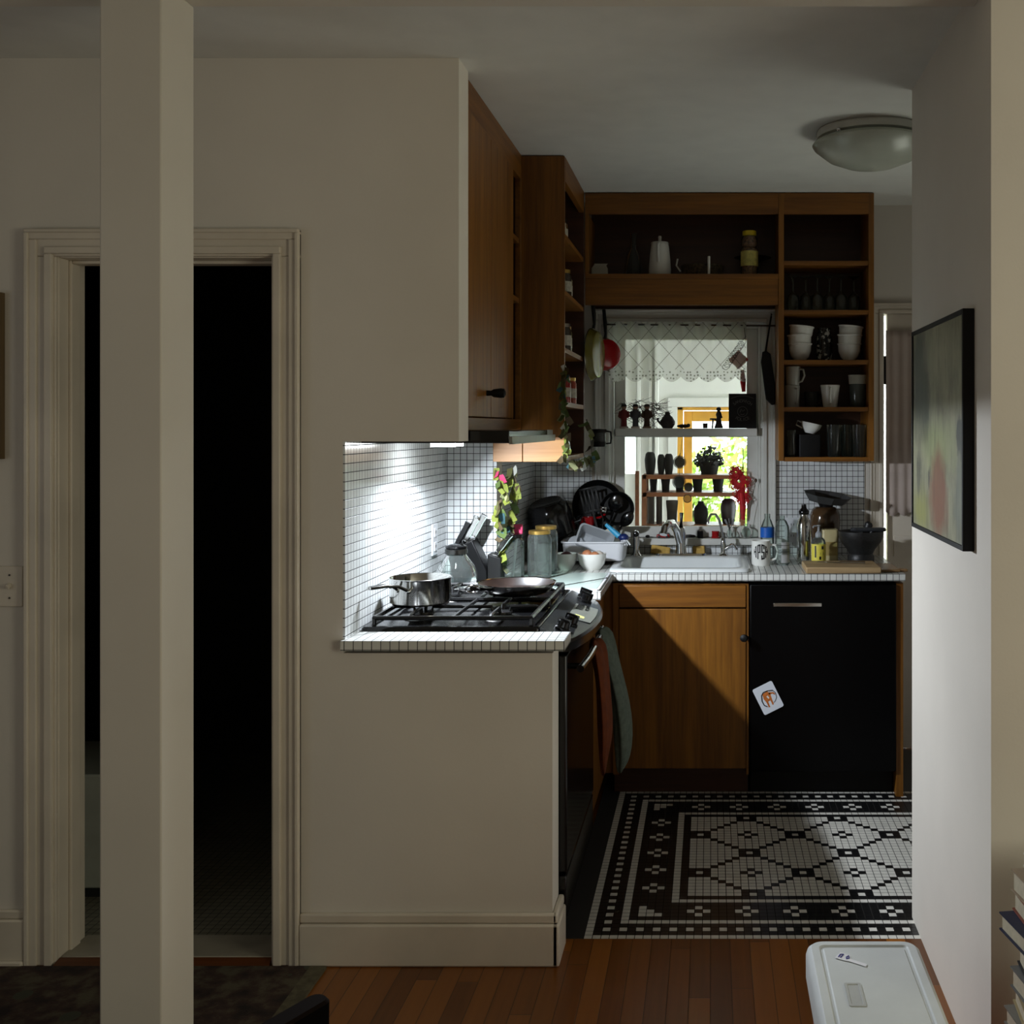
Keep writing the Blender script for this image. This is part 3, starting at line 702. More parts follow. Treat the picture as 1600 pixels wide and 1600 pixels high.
m = MB(); m.lathe([(0.036, 0.150), (0.040, 0.152), (0.038, 0.158), (0.020, 0.164), (0, 0.164)], (0, 0, 0), 30); build('lid', m, BLACK, t)
# outlet in the recess
def outlet(name, label, c, axis):
    t = thing(name, label, 'outlet', c); m = MB()
    sz = (0.006, 0.072, 0.116) if axis == 0 else (0.072, 0.006, 0.116)
    m.box(-sz[0]/2, sz[0]/2, -sz[1]/2, sz[1]/2, -sz[2]/2, sz[2]/2); pl = build('cover_plate', m, PLASTW, t, bevel=0.002)
    for dz in (-0.026, 0.026):
        m = MB()
        if axis == 0: m.box(0.003, 0.0055, -0.017, 0.017, dz-0.016, dz+0.016)
        else: m.box(-0.017, 0.017, -0.0055, -0.003, dz-0.016, dz+0.016)
        so = build('socket', m, PLASTW, t, bevel=0.001)
        m = MB()
        for q in (-0.006, 0.006):
            if axis == 0: m.box(0.0055, 0.0062, q-0.0012, q+0.0012, dz-0.004, dz+0.006)
            else: m.box(q-0.0012, q+0.0012, -0.0062, -0.0055, dz-0.004, dz+0.006)
        build('slot', m, INK, so)
outlet('wall_outlet', 'white outlet on the tiled recess wall behind the carafe', (XN+0.009, 4.06, 1.085), 0)
outlet('wall_outlet', 'white outlet on tiled wall beside steel bottle', (W(1238, 828, YB-0.01).x, YB-0.009, W(0, 828, YB).z), 1)
# knife block and knives
c = Vector((-0.885, 4.180, ZT))
t = thing('knife_block', 'black slanted knife block behind the carafe', 'knife block', c)
dK = Vector((0.47, 0, 0.883)); pK = Vector((0.883, 0, -0.47))
m = MB(); m.prism([(-0.075, 0), (0.045, 0), (0.045, 0.055), (-0.010, 0.170), (-0.102, 0.118)], 1, -0.05, 0.05)
build('block', m, mat('knife_block_black', (6, 6, 8), 0.45, spec=0.3), t, bevel=0.004)
m = MB(); m.prism([(0.047, 0), (0.098, 0), (0.098, 0.10), (0.047, 0.115)], 1, -0.045, 0.045); build('front_step', m, BLACKM, t, bevel=0.003)
KS = [(-0.083, -0.028, 0.115, 'tall black handled knife at the rear edge of the knife block', BLACK),
      (-0.062, 0.012, 0.125, 'longest steel banded knife in the knife block', STEEL),
      (-0.046, -0.030, 0.105, 'steel handled knife second from front top of block', STEEL),
      (-0.028, 0.014, 0.110, 'black and steel knife in middle slot of block', BLACK),
      (-0.016, -0.026, 0.100, 'short steel handled knife at the lower top slot', STEEL)]
def knife(p, d, L, label, mt, w=0.010):
    d = Vector(d).normalized(); s = Vector((0, 1, 0)); q = d.cross(s).normalized()
    k = thing('kitchen_knife', label, 'knife', p, 'knives in the knife block'); R = Matrix((q, s, d)).transposed()
    m = MB(); m.obox(d*-0.012, (0.018, 0.002, 0.03), R); build('blade', m, STEEL, k)
    m = MB(); m.obox(d*0.008, (0.019, 0.015, 0.014), R); build('bolster', m, CHROME, k, bevel=0.002)
    m = MB(); prof = [(0.015, 0.018, 0.013), (L*0.45, 0.021, 0.015), (L*0.8, 0.019, 0.014), (L, 0.024, 0.015)]
    m.rings([[d*z+q*(a*hx/2)+s*(b*hy/2) for a, b in ((1, 0.6), (0.7, 1), (-0.7, 1), (-1, 0.6), (-1, -0.6), (-0.7, -1), (0.7, -1), (1, -0.6))] for z, hx, hy in prof]); build('handle', m, mt, k)
for x, y, L, lb, mt in KS:
    f = (x+0.102)/0.092; p = c+Vector((x, y, 0.118+0.052*f))+dK*0.004
    knife(p, dK, L, lb, mt)
for q, (yy_, lb) in enumerate(((-0.024, 'white steel steak knife in low front slot facing the stove'), (0.020, 'steak knife in low front slot beside hanging notes'))):
    knife(c+Vector((0.074, yy_, 0.112)), (0.60, 0, 0.80), 0.095, lb, STEEL)
# jars
def jar(loc, r, h, lidm, label, hl=0.012):
    t = thing('glass_jar', label, 'jar', loc)
    m = MB(); m.lathe([(0, 0.003), (r*0.7, 0), (r*0.93, 0.004), (r, 0.014), (r, h*0.84), (r*0.95, h*0.90), (r*0.84, h*0.94), (r*0.84, h)], (0, 0, 0), 32); build('glass_body', m, GLASS, t)
    m = MB(); m.lathe([(r*0.90, h-hl*0.8), (r*0.90, h+0.002), (r*0.86, h+0.004), (0, h+0.004)], (0, 0, 0), 32); build('lid', m, lidm, t)
    return t
def onct(px, Y, z=ZT): p = W(px, 0, Y); p.z = z; return p
jar(onct(799, 4.22, ZT+0.008), 0.049, 0.172, BLACK, 'empty glass jar with a black lid on green glass board')
jar(onct(843, 4.28, ZT+0.008), 0.047, 0.180, GOLD, 'empty glass jar with gold lid, nearer of two gold lids')
jar(onct(853, 4.40, ZT+0.008), 0.047, 0.188, GOLD, 'gold lidded glass jar with pale label standing behind another')
# glass board
t = thing('glass_cutting_board', 'pale green glass cutting board with white edge on the worktop corner', 'cutting board', (-0.6, 4.2, ZT+0.001), world=True)
m = MB(); m.rings([rr(-0.607, 4.205, 0.205, 0.228, 0.012, ZT+0.001), rr(-0.607, 4.205, 0.205, 0.228, 0.012, ZT+0.007)]); build('white_rim', m, PLASTW, t)
m = MB(); m.rings([rr(-0.607, 4.205, 0.196, 0.219, 0.010, ZT+0.0071), rr(-0.607, 4.205, 0.196, 0.219, 0.010, ZT+0.0078)]); build('glass_top', m, GREEN_GLASS, t)
# thin skewer
m = MB(); a, b = W(866, 918, 4.0), W(948, 905, 4.25); a.z = ZT+0.012; b.z = ZT+0.011; m.tube([a, a.lerp(b, 0.5), b], 0.0016, 6); m.ball(b, 0.003)
one('steel_skewer', m, DSTEEL, 'thin steel skewer lying on the green glass cutting board', 'skewer', (a.x, a.y, ZT+0.008), world=True)
# bowls with eggs
def deep_bowl(r, h, t=0.004): return [(0, 0), (r*0.42, 0), (r*0.46, 0.003), (r*0.72, h*0.22), (r*0.89, h*0.55), (r*0.925, h*0.90), (r, h*0.95), (r, h), (r*0.97-t, h), (r*0.90-t, h*0.6), (r*0.70-t, h*0.28), (r*0.4, 0.010), (0, 0.009)]
def bowl_prof(r, h, t=0.004): return [(0, 0), (r*0.55, 0), (r*0.60, 0.003), (r*0.86, h*0.35), (r*0.98, h*0.75), (r, h), (r-t, h), (r*0.94-t, h*0.7), (r*0.80-t, h*0.35), (r*0.5, 0.008), (0, 0.007)]
b1 = onct(884, 4.585); b2 = onct(925, 4.585); b1.z = b2.z = ZT
for p, r, lb in ((b1, 0.046, 'small white ramekin holding a dark onion'), (b2, 0.060, 'white bowl of brown eggs in front of dish tub')):
    m = MB(); m.lathe(bowl_prof(r, 0.068), (0, 0, 0), 36); one('ramekin_bowl', m, CERAM, lb, 'bowl', p)
def egg(p, mt, lb, r=0.022, cat='egg', nm='brown_egg', grp=None):
    m = MB(); m.lathe([(r*math.sin(PI*i/10)*(1-0.12*i/10), -r*1.2*math.cos(PI*i/10)) for i in range(11)][:-1]+[(0, r*1.2)], (0, 0, 0), 18, Matrix.Rotation(1.3, 3, 'X')@Matrix.Rotation(0.5, 3, 'Y')); one(nm, m, mt, lb, cat, p, grp)
egg(b2+Vector((-0.022, 0.016, 0.060)), EGG, 'brown egg nearest the ramekin, on top of the white bowl')
egg(b2+Vector((0.012, -0.014, 0.056)), EGG, 'brown egg lowest at the front of the white bowl')
egg(b2+Vector((0.024, 0.022, 0.056)), mat('pale_egg', (206, 196, 184), 0.5), 'pale egg nearest the sink in the white bowl')
m = MB(); m.ball((0, 0, 0), 0.030, 20, 0.8); one('dark_onion', m, ONION, 'dark onion sitting in the small white ramekin', 'onion', b1+Vector((0.002, 0.003, 0.050)))
# dish tub with plastic things
TX0, TX1, TY0, TY1, TZ = -0.645, -0.362, 4.715, 4.945, 0.924
t = thing('dish_tub', 'white plastic dish tub beside the sink', 'dish tub', ((TX0+TX1)/2, (TY0+TY1)/2, TZ), world=True)
cx, cy, hx, hy = (TX0+TX1)/2, (TY0+TY1)/2, (TX1-TX0)/2, (TY1-TY0)/2
m = MB(); m.rings([rr(cx, cy, hx-0.014, hy-0.014, 0.03, TZ), rr(cx, cy, hx-0.006, hy-0.006, 0.03, TZ+0.076), rr(cx, cy, hx, hy, 0.03, TZ+0.077), rr(cx, cy, hx, hy, 0.03, TZ+0.083), rr(cx, cy, hx-0.010, hy-0.010, 0.03, TZ+0.083), rr(cx, cy, hx-0.017, hy-0.017, 0.03, TZ+0.006)]); build('tub', m, PLASTW, t, smooth=50)
def lidbox(name, c, size, rot, mt, lb, cat):
    m = MB(); sx, sy, sz = size; R = Matrix.Rotation(rot[2], 3, 'Z')@Matrix.Rotation(rot[1], 3, 'Y')@Matrix.Rotation(rot[0], 3, 'X')
    rs = [rr(0, 0, sx*0.80, sy*0.80, 0.02, 0), rr(0, 0, sx*0.94, sy*0.94, 0.02, sz), rr(0, 0, sx, sy, 0.02, sz+0.002), rr(0, 0, sx, sy, 0.02, sz+0.005), rr(0, 0, sx*0.9, sy*0.9, 0.02, sz+0.005), rr(0, 0, sx*0.74, sy*0.74, 0.018, 0.004)]
    m.rings([[R@v for v in q] for q in rs]); one(name, m, mt, lb, cat, c)
lidbox('food_container', (-0.515, 4.80, 0.985), (0.080, 0.058, 0.052), (0.95, 0.35, 0.1), CLOUDY, 'cloudy plastic food container drying tilted in the white tub', 'food container')
def disc(name, c, r, d, mt, lb, cat, th=0.004):
    M = Vector(d).normalized().to_track_quat('Z', 'Y').to_matrix(); m = MB()
    m.lathe([(0, 0), (r*0.9, 0), (r, 0.002), (r, th), (r*0.92, th+0.002), (0, th+0.001)], (0, 0, 0), 32, M); one(name, m, mt, lb, cat, c)
disc('plastic_lid', (-0.583, 4.76, 0.995), 0.034, (0.1, -1, 0.35), CLOUDY, 'round cloudy plastic lid at the front of the white tub', 'lid')
disc('plastic_lid', (-0.440, 4.88, 1.010), 0.042, (-0.1, -1, 0.3), mat('cream_plastic', (206, 202, 184), 0.5), 'cream round plastic lid standing upright beside the blue brush', 'lid')
t = thing('dish_brush', 'blue and white dish brush leaning on the rim of white tub', 'brush', (-0.385, 4.77, 1.006), world=True)
m = MB(); m.tube([(-0.455, 4.79, 1.075), (-0.425, 4.78, 1.05), (-0.395, 4.77, 1.025)], [0.008, 0.011, 0.013]); build('handle', m, mat('teal_blue_plastic', (50, 160, 206), 0.4), t)
m = MB(); m.ball((-0.375, 4.765, 1.022), 0.024, 16, 0.7); build('brush_head', m, NAVY, t)
m = MB()
for q in range(16):
    a = q*2.4; m.tube([(-0.373+0.012*math.cos(a), 4.757+0.010*math.sin(a), 1.012), (-0.365+0.022*math.cos(a), 4.748+0.016*math.sin(a), 0.990)], 0.0018, 5)
build('bristles', m, PLASTW, t)
# black cookware stacked by the corner
POTR = Matrix.Rotation(0.30, 3, 'X')@Matrix.Rotation(-0.22, 3, 'Y')
t = thing('stock_pot', 'big black enamel stock pot drying upside down behind the jars', 'pot', (-0.700, 4.945, 1.022))
m = MB(); m.lathe([(0.103, 0.0), (0.108, 0.003), (0.108, 0.008), (0.103, 0.011), (0.101, 0.02), (0.099, 0.09), (0.090, 0.135), (0.070, 0.153), (0.064, 0.152), (0.058, 0.147), (0, 0.146)], (0, 0, 0), 40, POTR); build('pot_shell', m, mat('dark_enamel', (30, 30, 32), 0.14, var=0.15), t)
m = MB(); m.tube([POTR@Vector(q) for q in ((0.108, -0.03, 0.04), (0.135, -0.03, 0.045), (0.135, 0.03, 0.045), (0.108, 0.03, 0.04))], 0.006); build('side_handle', m, BLACK, t)
m = MB(); m.lathe([(0, 0), (0.088, 0), (0.100, 0.012), (0.104, 0.075), (0.106, 0.080), (0.100, 0.080), (0.097, 0.014), (0, 0.006)], (0, 0, 0), 36)
one('black_saucepan', m, BLACKM, 'dark pan under the upside down stock pot in the corner', 'pan', (-0.712, 4.925, ZT))
def skillet(c, r, tilt, yaw, label, hdir):
    t = thing('black_skillet', label, 'skillet', c); R = Matrix.Rotation(yaw, 3, 'Z')@Matrix.Rotation(PI/2-tilt, 3, 'X')
    m = MB(); m.lathe([(0, 0), (r*0.8, 0), (r, 0.03), (r-0.004, 0.032), (r*0.78, 0.005), (0, 0.005)], (0, 0, 0), 36, R); build('pan_body', m, BLACKM, t)
    m = MB(); d = Vector((hdir[0], hdir[1], 0)).normalized(); m.tube([R@(d*r+Vector((0, 0, 0.022))), R@(d*(r+0.06)+Vector((0, 0, 0.03))), R@(d*(r+0.12)+Vector((0, 0, 0.034)))], [0.008, 0.009, 0.010]); build('handle', m, BLACKM, t)
skillet(W(935, 790, 5.075), 0.118, 0.10, 0.0, 'large black skillet propped against tiled wall below window casing', (-0.8, -0.6))
skillet(W(964, 795, 5.012), 0.078, 0.12, 0.1, 'small black skillet leaning in front of a larger one', (0.05, -1))
# utensil crock with utensils
ck = onct(965, 4.93); ck.z = ZT+0.0
m = MB(); m.lathe([(0, 0), (0.034, 0), (0.037, 0.01), (0.040, 0.125), (0.037, 0.125), (0.034, 0.012), (0, 0.008)], (0, 0, 0), 28)
ck = Vector((-0.49, 5.005, ZT)); one('utensil_crock', m, mat('dark_crock', (40, 40, 40), 0.5), 'dark cylindrical crock of cooking utensils beside window', 'crock', ck)
def utensil(name, tip, tilt_up, label, headf, mt):
    base = ck+Vector((random.uniform(-0.01, 0.01), random.uniform(-0.01, 0.01), 0.03)); tip = Vector(tip); d = (tip-base).normalized()
    t = thing(name, label, 'utensil', base, 'utensils in the dark crock')
    q = d.cross(Vector((0, 1, 0))).normalized(); s = q.cross(d).normalized(); R = Matrix((q, s, d)).transposed(); L = (tip-base).length
    m = MB(); m.tube([d*0.0, d*(L*0.5), d*(L-0.055)], [0.0045, 0.0055, 0.004], 8); build('handle', m, mt, t)
    m = MB(); headf(m, R, L); build('head', m, mt, t, solid=0.002)
def spoon_head(w, l):
    def f(m, R, L):
        rs = []
        for i in range(9):
            a = i/8; ww = w*math.sin(PI*min(1, max(0.04, a*0.96+0.02)))**0.6
            rs.append([R@Vector((ww*math.sin(b), -0.010*math.cos(b)*math.sin(PI*a), L-l+l*a)) for b in (-1.4, -0.7, 0, 0.7, 1.4)])
        vs = [v for r in rs for v in r]; m.add(vs, [(i*5+k, i*5+k+1, i*5+k+6, i*5+k+5) for i in range(8) for k in range(4)])
    return f
def turner_head(w, l, n):
    def f(m, R, L):
        st = w*2/(2*n-1)
        for k in range(n):
            x = -w+2*k*st; m.add([R@Vector(p) for p in ((x, 0, L-l+0.012), (x+st, 0, L-l+0.012), (x+st, 0, L-0.008), (x, 0, L-0.008))], [(0, 1, 2, 3)])
        for z0, z1, a in ((L-l, L-l+0.014, 0.8), (L-0.010, L, 1.0)): m.add([R@Vector(p) for p in ((-w*a, 0, z0), (w*a, 0, z0), (w, 0, z1), (-w, 0, z1))], [(0, 1, 2, 3)])
    return f
utensil('black_ladle', W(966, 772, 4.95), 0, 'black ladle with shiny bowl in utensil crock', spoon_head(0.034, 0.085), BLACK)
utensil('black_spoon', W(988, 800, 4.96), 0, 'black spoon leaning farthest toward the window in utensil crock', spoon_head(0.027, 0.080), BLACK)
utensil('slotted_turner', W(917, 762, 4.94), 0, 'black slotted turner with five slots standing in utensil crock', turner_head(0.040, 0.120, 5), mat('grey_nylon', (52, 52, 52), 0.5))
utensil('metal_spatula', W(943, 792, 4.93), 0, 'small steel spatula with red neck in utensil crock', turner_head(0.014, 0.03, 2), STEEL)
t = thing('measuring_cup', 'small red measuring cup behind plastic tub', 'measuring cup', W(917, 820, 4.985))
m = MB(); m.lathe([(0, 0), (0.033, 0), (0.036, 0.035), (0.034, 0.035), (0.031, 0.003), (0, 0.003)], (0, 0, 0), 28); build('cup', m, REDM, t)
m = MB(); m.tube([(0.034, 0, 0.03), (0.06, 0, 0.034), (0.085, 0, 0.05)], 0.005, 6); build('handle', m, REDM, t)
# pink spatula by the notes
t = thing('pink_spatula', 'pink silicone spatula behind the black lidded jar', 'spatula', (W(804, 836, 4.30).x, 4.30, ZT+0.005), world=True)
m = MB(); p = W(808, 827, 4.31); m.box(p.x-0.022, p.x+0.022, 4.305, 4.315, p.z-0.020, p.z+0.020); build('silicone_head', m, PINK, t, bevel=0.004)
m = MB(); m.tube([(p.x-0.018, 4.31, ZT+0.005), (p.x, 4.31, p.z-0.02)], 0.005); build('handle', m, PLASTW, t)

# ------------------------------------------------------------------ sink, faucets and the rear worktop
t = thing('kitchen_sink', 'white enamel drop-in sink below the window', 'sink', (-0.12, 4.75, ZT-0.15), world=True)
m = MB(); cx, cy = -0.125, 4.75
m.rings([rr(cx, cy, 0.292, 0.264, 0.04, ZT+0.001), rr(cx, cy, 0.290, 0.262, 0.04, ZT+0.010), rr(cx, cy, 0.284, 0.256, 0.04, ZT+0.014),
         rr(cx, cy-0.03, 0.250, 0.192, 0.06, ZT+0.014), rr(cx, cy-0.03, 0.242, 0.184, 0.06, ZT+0.006), rr(cx, cy-0.03, 0.215, 0.158, 0.07, ZT-0.14), rr(cx, cy-0.03, 0.19, 0.135, 0.07, ZT-0.155)], cap0=False)
build('basin', m, ENAMEL, t, smooth=60)
ZS = ZT+0.0145
t = thing('kitchen_faucet', 'chrome single lever kitchen faucet behind the sink', 'faucet', onct(1062, 4.975, ZS), world=True)
p = onct(1064, 4.975, ZS)
m = MB(); m.rings([rr(p.x, p.y, 0.115, 0.024, 0.024, ZS), rr(p.x, p.y, 0.112, 0.021, 0.021, ZS+0.009)]); build('deck_plate', m, CHROME, t)
m = MB(); m.lathe([(0.026, ZS+0.009), (0.023, ZS+0.03), (0.021, ZS+0.10), (0.017, ZS+0.125), (0, ZS+0.128)], (p.x, p.y, 0), 24); build('column_body', m, CHROME, t)
m = MB(); m.tube([(p.x-0.005, p.y-0.01, ZS+0.06), (p.x-0.018, p.y-0.03, ZS+0.115), (p.x-0.038, p.y-0.07, ZS+0.150), (p.x-0.055, p.y-0.115, ZS+0.152), (p.x-0.068, p.y-0.15, ZS+0.135), (p.x-0.072, p.y-0.165, ZS+0.108)], [0.017, 0.018, 0.018, 0.017, 0.016, 0.016], 14); build('spout', m, CHROME, t)
m = MB(); m.tube([(p.x, p.y, ZS+0.125), (p.x+0.001, p.y+0.005, ZS+0.15), (p.x+0.002, p.y+0.012, ZS+0.19)], [0.010, 0.006, 0.009], 10); build('lever', m, BLACK, t)
p = onct(994, 4.965, ZS)
t = thing('sink_sprayer', 'chrome and black pull-out sprayer at the dish tub end of sink', 'sprayer', p)
m = MB(); m.lathe([(0.026, 0), (0.022, 0.006), (0.016, 0.012), (0.0135, 0.03), (0.0145, 0.085), (0.011, 0.10), (0, 0.10)], (0, 0, 0), 20); build('wand', m, CHROME, t)
m = MB(); m.lathe([(0, -0.02), (0.013, -0.018), (0.015, 0.0), (0.013, 0.018), (0.006, 0.022), (0, 0.022)], (0, 0, 0.098), 18, Matrix.Rotation(PI/2, 3, 'X')); build('spray_head', m, BLACK, t)
p = onct(1130, 4.97, ZS)
t = thing('filter_faucet', 'slim gooseneck water filter faucet beside the main faucet', 'faucet', p)
m = MB(); m.lathe([(0.025, 0), (0.022, 0.005), (0.012, 0.010), (0.010, 0.02), (0.013, 0.05), (0.009, 0.075), (0.006, 0.08)], (0, 0, 0), 20); build('base', m, CHROME, t)
m = MB(); m.tube([(0, 0, 0.07), (-0.008, 0, 0.12), (-0.018, -0.005, 0.16), (-0.035, -0.012, 0.186), (-0.055, -0.018, 0.186), (-0.066, -0.022, 0.165), (-0.07, -0.024, 0.145)], 0.006, 10); build('gooseneck', m, CHROME, t)
m = MB(); m.tube([(0.005, 0, 0.025), (0.028, -0.004, 0.040), (0.042, -0.006, 0.052)], [0.008, 0.009, 0.007], 10); m.tube([(0.042, -0.006, 0.052), (0.052, -0.008, 0.042), (0.062, -0.01, 0.026)], [0.006, 0.006, 0.007], 8); build('lever', m, CHROME, t)
for px, lb, a in ((1032, 'yellow sponge propped behind the faucet spout', 0.15), (1092, 'yellow sponge behind faucet toward the filter tap', -0.05)):
    m = MB(); m.obox((0, 0, 0.022), (0.088 if px < 1050 else 0.055, 0.02, 0.04), Matrix.Rotation(a, 3, 'Y')@Matrix.Rotation(-0.2, 3, 'X')); one('kitchen_sponge', m, SPONGE, lb, 'sponge', onct(px, 5.06, ZT+0.004), bevel=0.004)
# mug with round monogram
p = onct(1189, 4.735)
t = thing('monogram_mug', 'white mug with a round black letter monogram', 'mug', p)
rm, hm = 0.0405, 0.106
m = MB(); m.lathe([(0, 0), (rm*0.93, 0), (rm, 0.006), (rm, hm-0.002), (rm-0.002, hm), (rm-0.004, hm-0.002), (rm-0.004, 0.01), (0, 0.006)], (0, 0, 0), 40); build('body', m, CERAM, t)
m = MB(); m.tube([(rm-0.002, -0.004, 0.088), (rm+0.022, -0.006, 0.086), (rm+0.032, -0.007, 0.06), (rm+0.024, -0.006, 0.028), (rm-0.002, -0.004, 0.020)], 0.0055, 8); build('handle', m, CERAM, t)
def on_mug(x, z, d=0.0006):
    a = x/rm; return ((rm+d)*math.sin(a-0.05), -(rm+d)*math.cos(a-0.05), z)
mz, R0 = 0.060, 0.0335
def strokes(mb, polys):
    """flat polygons of the monogram, clipped to the circle and wrapped on the mug"""
    for x0, x1, z0, z1 in polys:
        nx = max(2, int((x1-x0)/0.0012)); 
        for i in range(nx):
            xa, xb = x0+(x1-x0)*i/nx, x0+(x1-x0)*(i+1)/nx; lim = math.sqrt(max(0, R0**2-max(abs(xa), abs(xb))**2))
            a, b = max(z0, -lim), min(z1, lim)
            if b > a: mb.add([on_mug(xa, mz+a), on_mug(xb, mz+a), on_mug(xb, mz+b), on_mug(xa, mz+b)], [(0, 1, 2, 3)])
q = 0.0051; mm = MB(); big = 0.05
pol = [(-0.034, -0.034+q, -big, big), (-0.0245, -0.0245+q, -big, big), (-0.030, -0.021, -0.003, 0.003), (-0.031, -0.020, 0.018, big),   # A
       (-0.0155, -0.0155+q, -big, big), (-0.0070, -0.0070+q, -0.002, big), (-0.0155, -0.0015, 0.025, big), (-0.0155, -0.0015, -0.004, 0.001),  # P
       (0.0015, 0.0015+q, -0.001, big), (0.0015, 0.0165, 0.025, big), (0.0105, 0.0105+q, 0.012, big), (0.0015, 0.0160, -0.004, 0.001), (0.0105, 0.0105+q, -big, 0.0), (0.0015, 0.0165, -big, -0.025), (0.0015, 0.0015+q, -big, -0.014),  # S
       (0.0185, 0.0185+q, -big, big), (0.0285, 0.034, -big, big), (0.020, 0.031, -0.003, 0.003), (0.019, 0.031, 0.018, big)]       # A
strokes(mm, pol); build('monogram', mm, INK, t, smooth=0)
# bottles
def bottle(name, loc, prof, label, mt, n=28, cat='bottle'):
    t = thing(name, label, cat, loc); m = MB(); m.lathe(prof, (0, 0, 0), n); build('body', m, mt, t); return t
t = bottle('water_bottle', onct(1199, 4.93), [(0, 0.004), (0.025, 0), (0.031, 0.006), (0.031, 0.11), (0.029, 0.115), (0.031, 0.12), (0.030, 0.145), (0.020, 0.172), (0.013, 0.185), (0.013, 0.205)], 'clear plastic water bottle with blue label behind the mug', GLASS)
m = MB(); m.lathe([(0.0315, 0.10), (0.0315, 0.145)], (0, 0, 0), 28); build('blue_label', m, BLUE, t)
t = bottle('dish_soap_bottle', onct(1222, 4.74), [(0, 0.003), (0.026, 0), (0.033, 0.008), (0.034, 0.06), (0.031, 0.105), (0.032, 0.14), (0.030, 0.165), (0.020, 0.188), (0.011, 0.197), (0.011, 0.212), (0, 0.212)], 'clear plastic soap bottle with pale label beside the mug', GLASS)
m = MB()
for k in range(8):
    a0, a1 = -1.75+0.16*k, -1.75+0.16*(k+1); f = lambda a, z, r=0.0345: (r*math.cos(a), r*math.sin(a), z)
    m.add([f(a0, 0.012), f(a1, 0.012), f(a1, 0.10, 0.0325), f(a0, 0.10, 0.0325)], [(0, 1, 2, 3)])
build('pale_label', m, mat('grey_label', (168, 170, 170), 0.5), t)
m = MB(); m.lathe([(0.0335, 0.085), (0.0335, 0.087)], (0, 0, 0), 28); m.lathe([(0.0345, 0.058), (0.0345, 0.060)], (0, 0, 0), 28); build('label_lines', m, INK, t)
t = bottle('steel_bottle', onct(1256, 4.80), [(0, 0.0), (0.029, 0.0), (0.031, 0.004), (0.031, 0.165), (0.026, 0.185), (0.018, 0.20), (0.017, 0.222)], 'tall steel water bottle with black stopper', STEEL)
m = MB(); m.lathe([(0.019, 0.212), (0.022, 0.216), (0.022, 0.228), (0.012, 0.240), (0.010, 0.256), (0, 0.258)], (0, 0, 0), 24); build('stopper', m, BLACK, t)
t = bottle('pump_soap_bottle', onct(1279, 4.735), [(0, 0.003), (0.026, 0), (0.031, 0.006), (0.031, 0.095), (0.027, 0.110), (0.015, 0.120), (0.012, 0.125)], 'clear hand soap pump bottle with yellow label', GLASS)
m = MB(); m.lathe([(0, 0.004), (0.029, 0.005), (0.029, 0.07), (0, 0.07)], (0, 0, 0), 24); build('liquid_soap', m, CLOUDY, t)
m = MB(); m.lathe([(0.0315, 0.020), (0.0315, 0.092)], (0, 0, 0), 28); lab = build('yellow_label', m, YELLOW, t)
m = MB()
for x0, x1, z0, z1 in ((-0.020, -0.013, 0.035, 0.085), (0.010, 0.020, 0.070, 0.084), (0.004, 0.020, 0.052, 0.056), (0.004, 0.020, 0.046, 0.049), (0.0, 0.008, 0.026, 0.040)):
    w_ = lambda x, z: (0.0319*math.sin(x/0.0315), -0.0319*math.cos(x/0.0315), z); m.add([w_(x0, z0), w_(x1, z0), w_(x1, z1), w_(x0, z1)], [(0, 1, 2, 3)])
build('print', m, INK, lab, smooth=0)
m = MB(); m.lathe([(0.014, 0.118), (0.014, 0.135), (0.009, 0.142), (0.005, 0.146), (0.005, 0.165), (0.009, 0.168), (0.008, 0.172), (0, 0.172)], (0, 0, 0), 18); m.tube([(0, 0, 0.168), (-0.02, -0.012, 0.168), (-0.026, -0.016, 0.163)], 0.004, 8); build('pump', m, CLOUDY, t)
p = onct(1296, 4.86)
t = thing('tan_container', 'square tan plastic container behind the pump bottle', 'container', p)
m = MB(); m.rings([rr(0, 0, 0.034, 0.034, 0.012, 0), rr(0, 0, 0.036, 0.036, 0.012, 0.006), rr(0, 0, 0.036, 0.036, 0.012, 0.135), rr(0, 0, 0.033, 0.033, 0.012, 0.143)]); build('body', m, TAN, t)
m = MB(); m.box(-0.03, 0.03, -0.0365, -0.036, 0.03, 0.09); build('label', m, mat('tan_label', (172, 150, 92), 0.6), t)
p = onct(1289, 4.985)
m = MB(); m.lathe([(0, 0), (0.050, 0), (0.058, 0.02), (0.062, 0.10), (0.069, 0.16), (0.068, 0.195), (0.058, 0.222), (0.045, 0.232), (0, 0.234)], (0, 0, 0), 36); one('brown_jar', m, BROWN, 'round brown glazed jar behind the tan container', 'jar', p)
t = thing('dark_tray', 'dark shallow dish balanced on the brown jar', 'dish', p+Vector((0.006, 0, 0.2385)))
M_ = Matrix.Rotation(0.14, 3, 'Y')@Matrix.Rotation(0.10, 3, 'X')
m = MB(); m.lathe([(0, 0), (0.085, 0), (0.112, 0.034), (0.108, 0.035), (0.083, 0.007), (0, 0.006)], (0, 0, 0.016), 9, M_); build('dish', m, mat('slate_dish', (62, 62, 62), 0.5, var=0.12), t, smooth=30)
m = MB(); m.lathe([(0.03, -0.006), (0.04, 0.016), (0, 0.016)], (0, 0, 0), 20); build('foot', m, BLACKM, t)
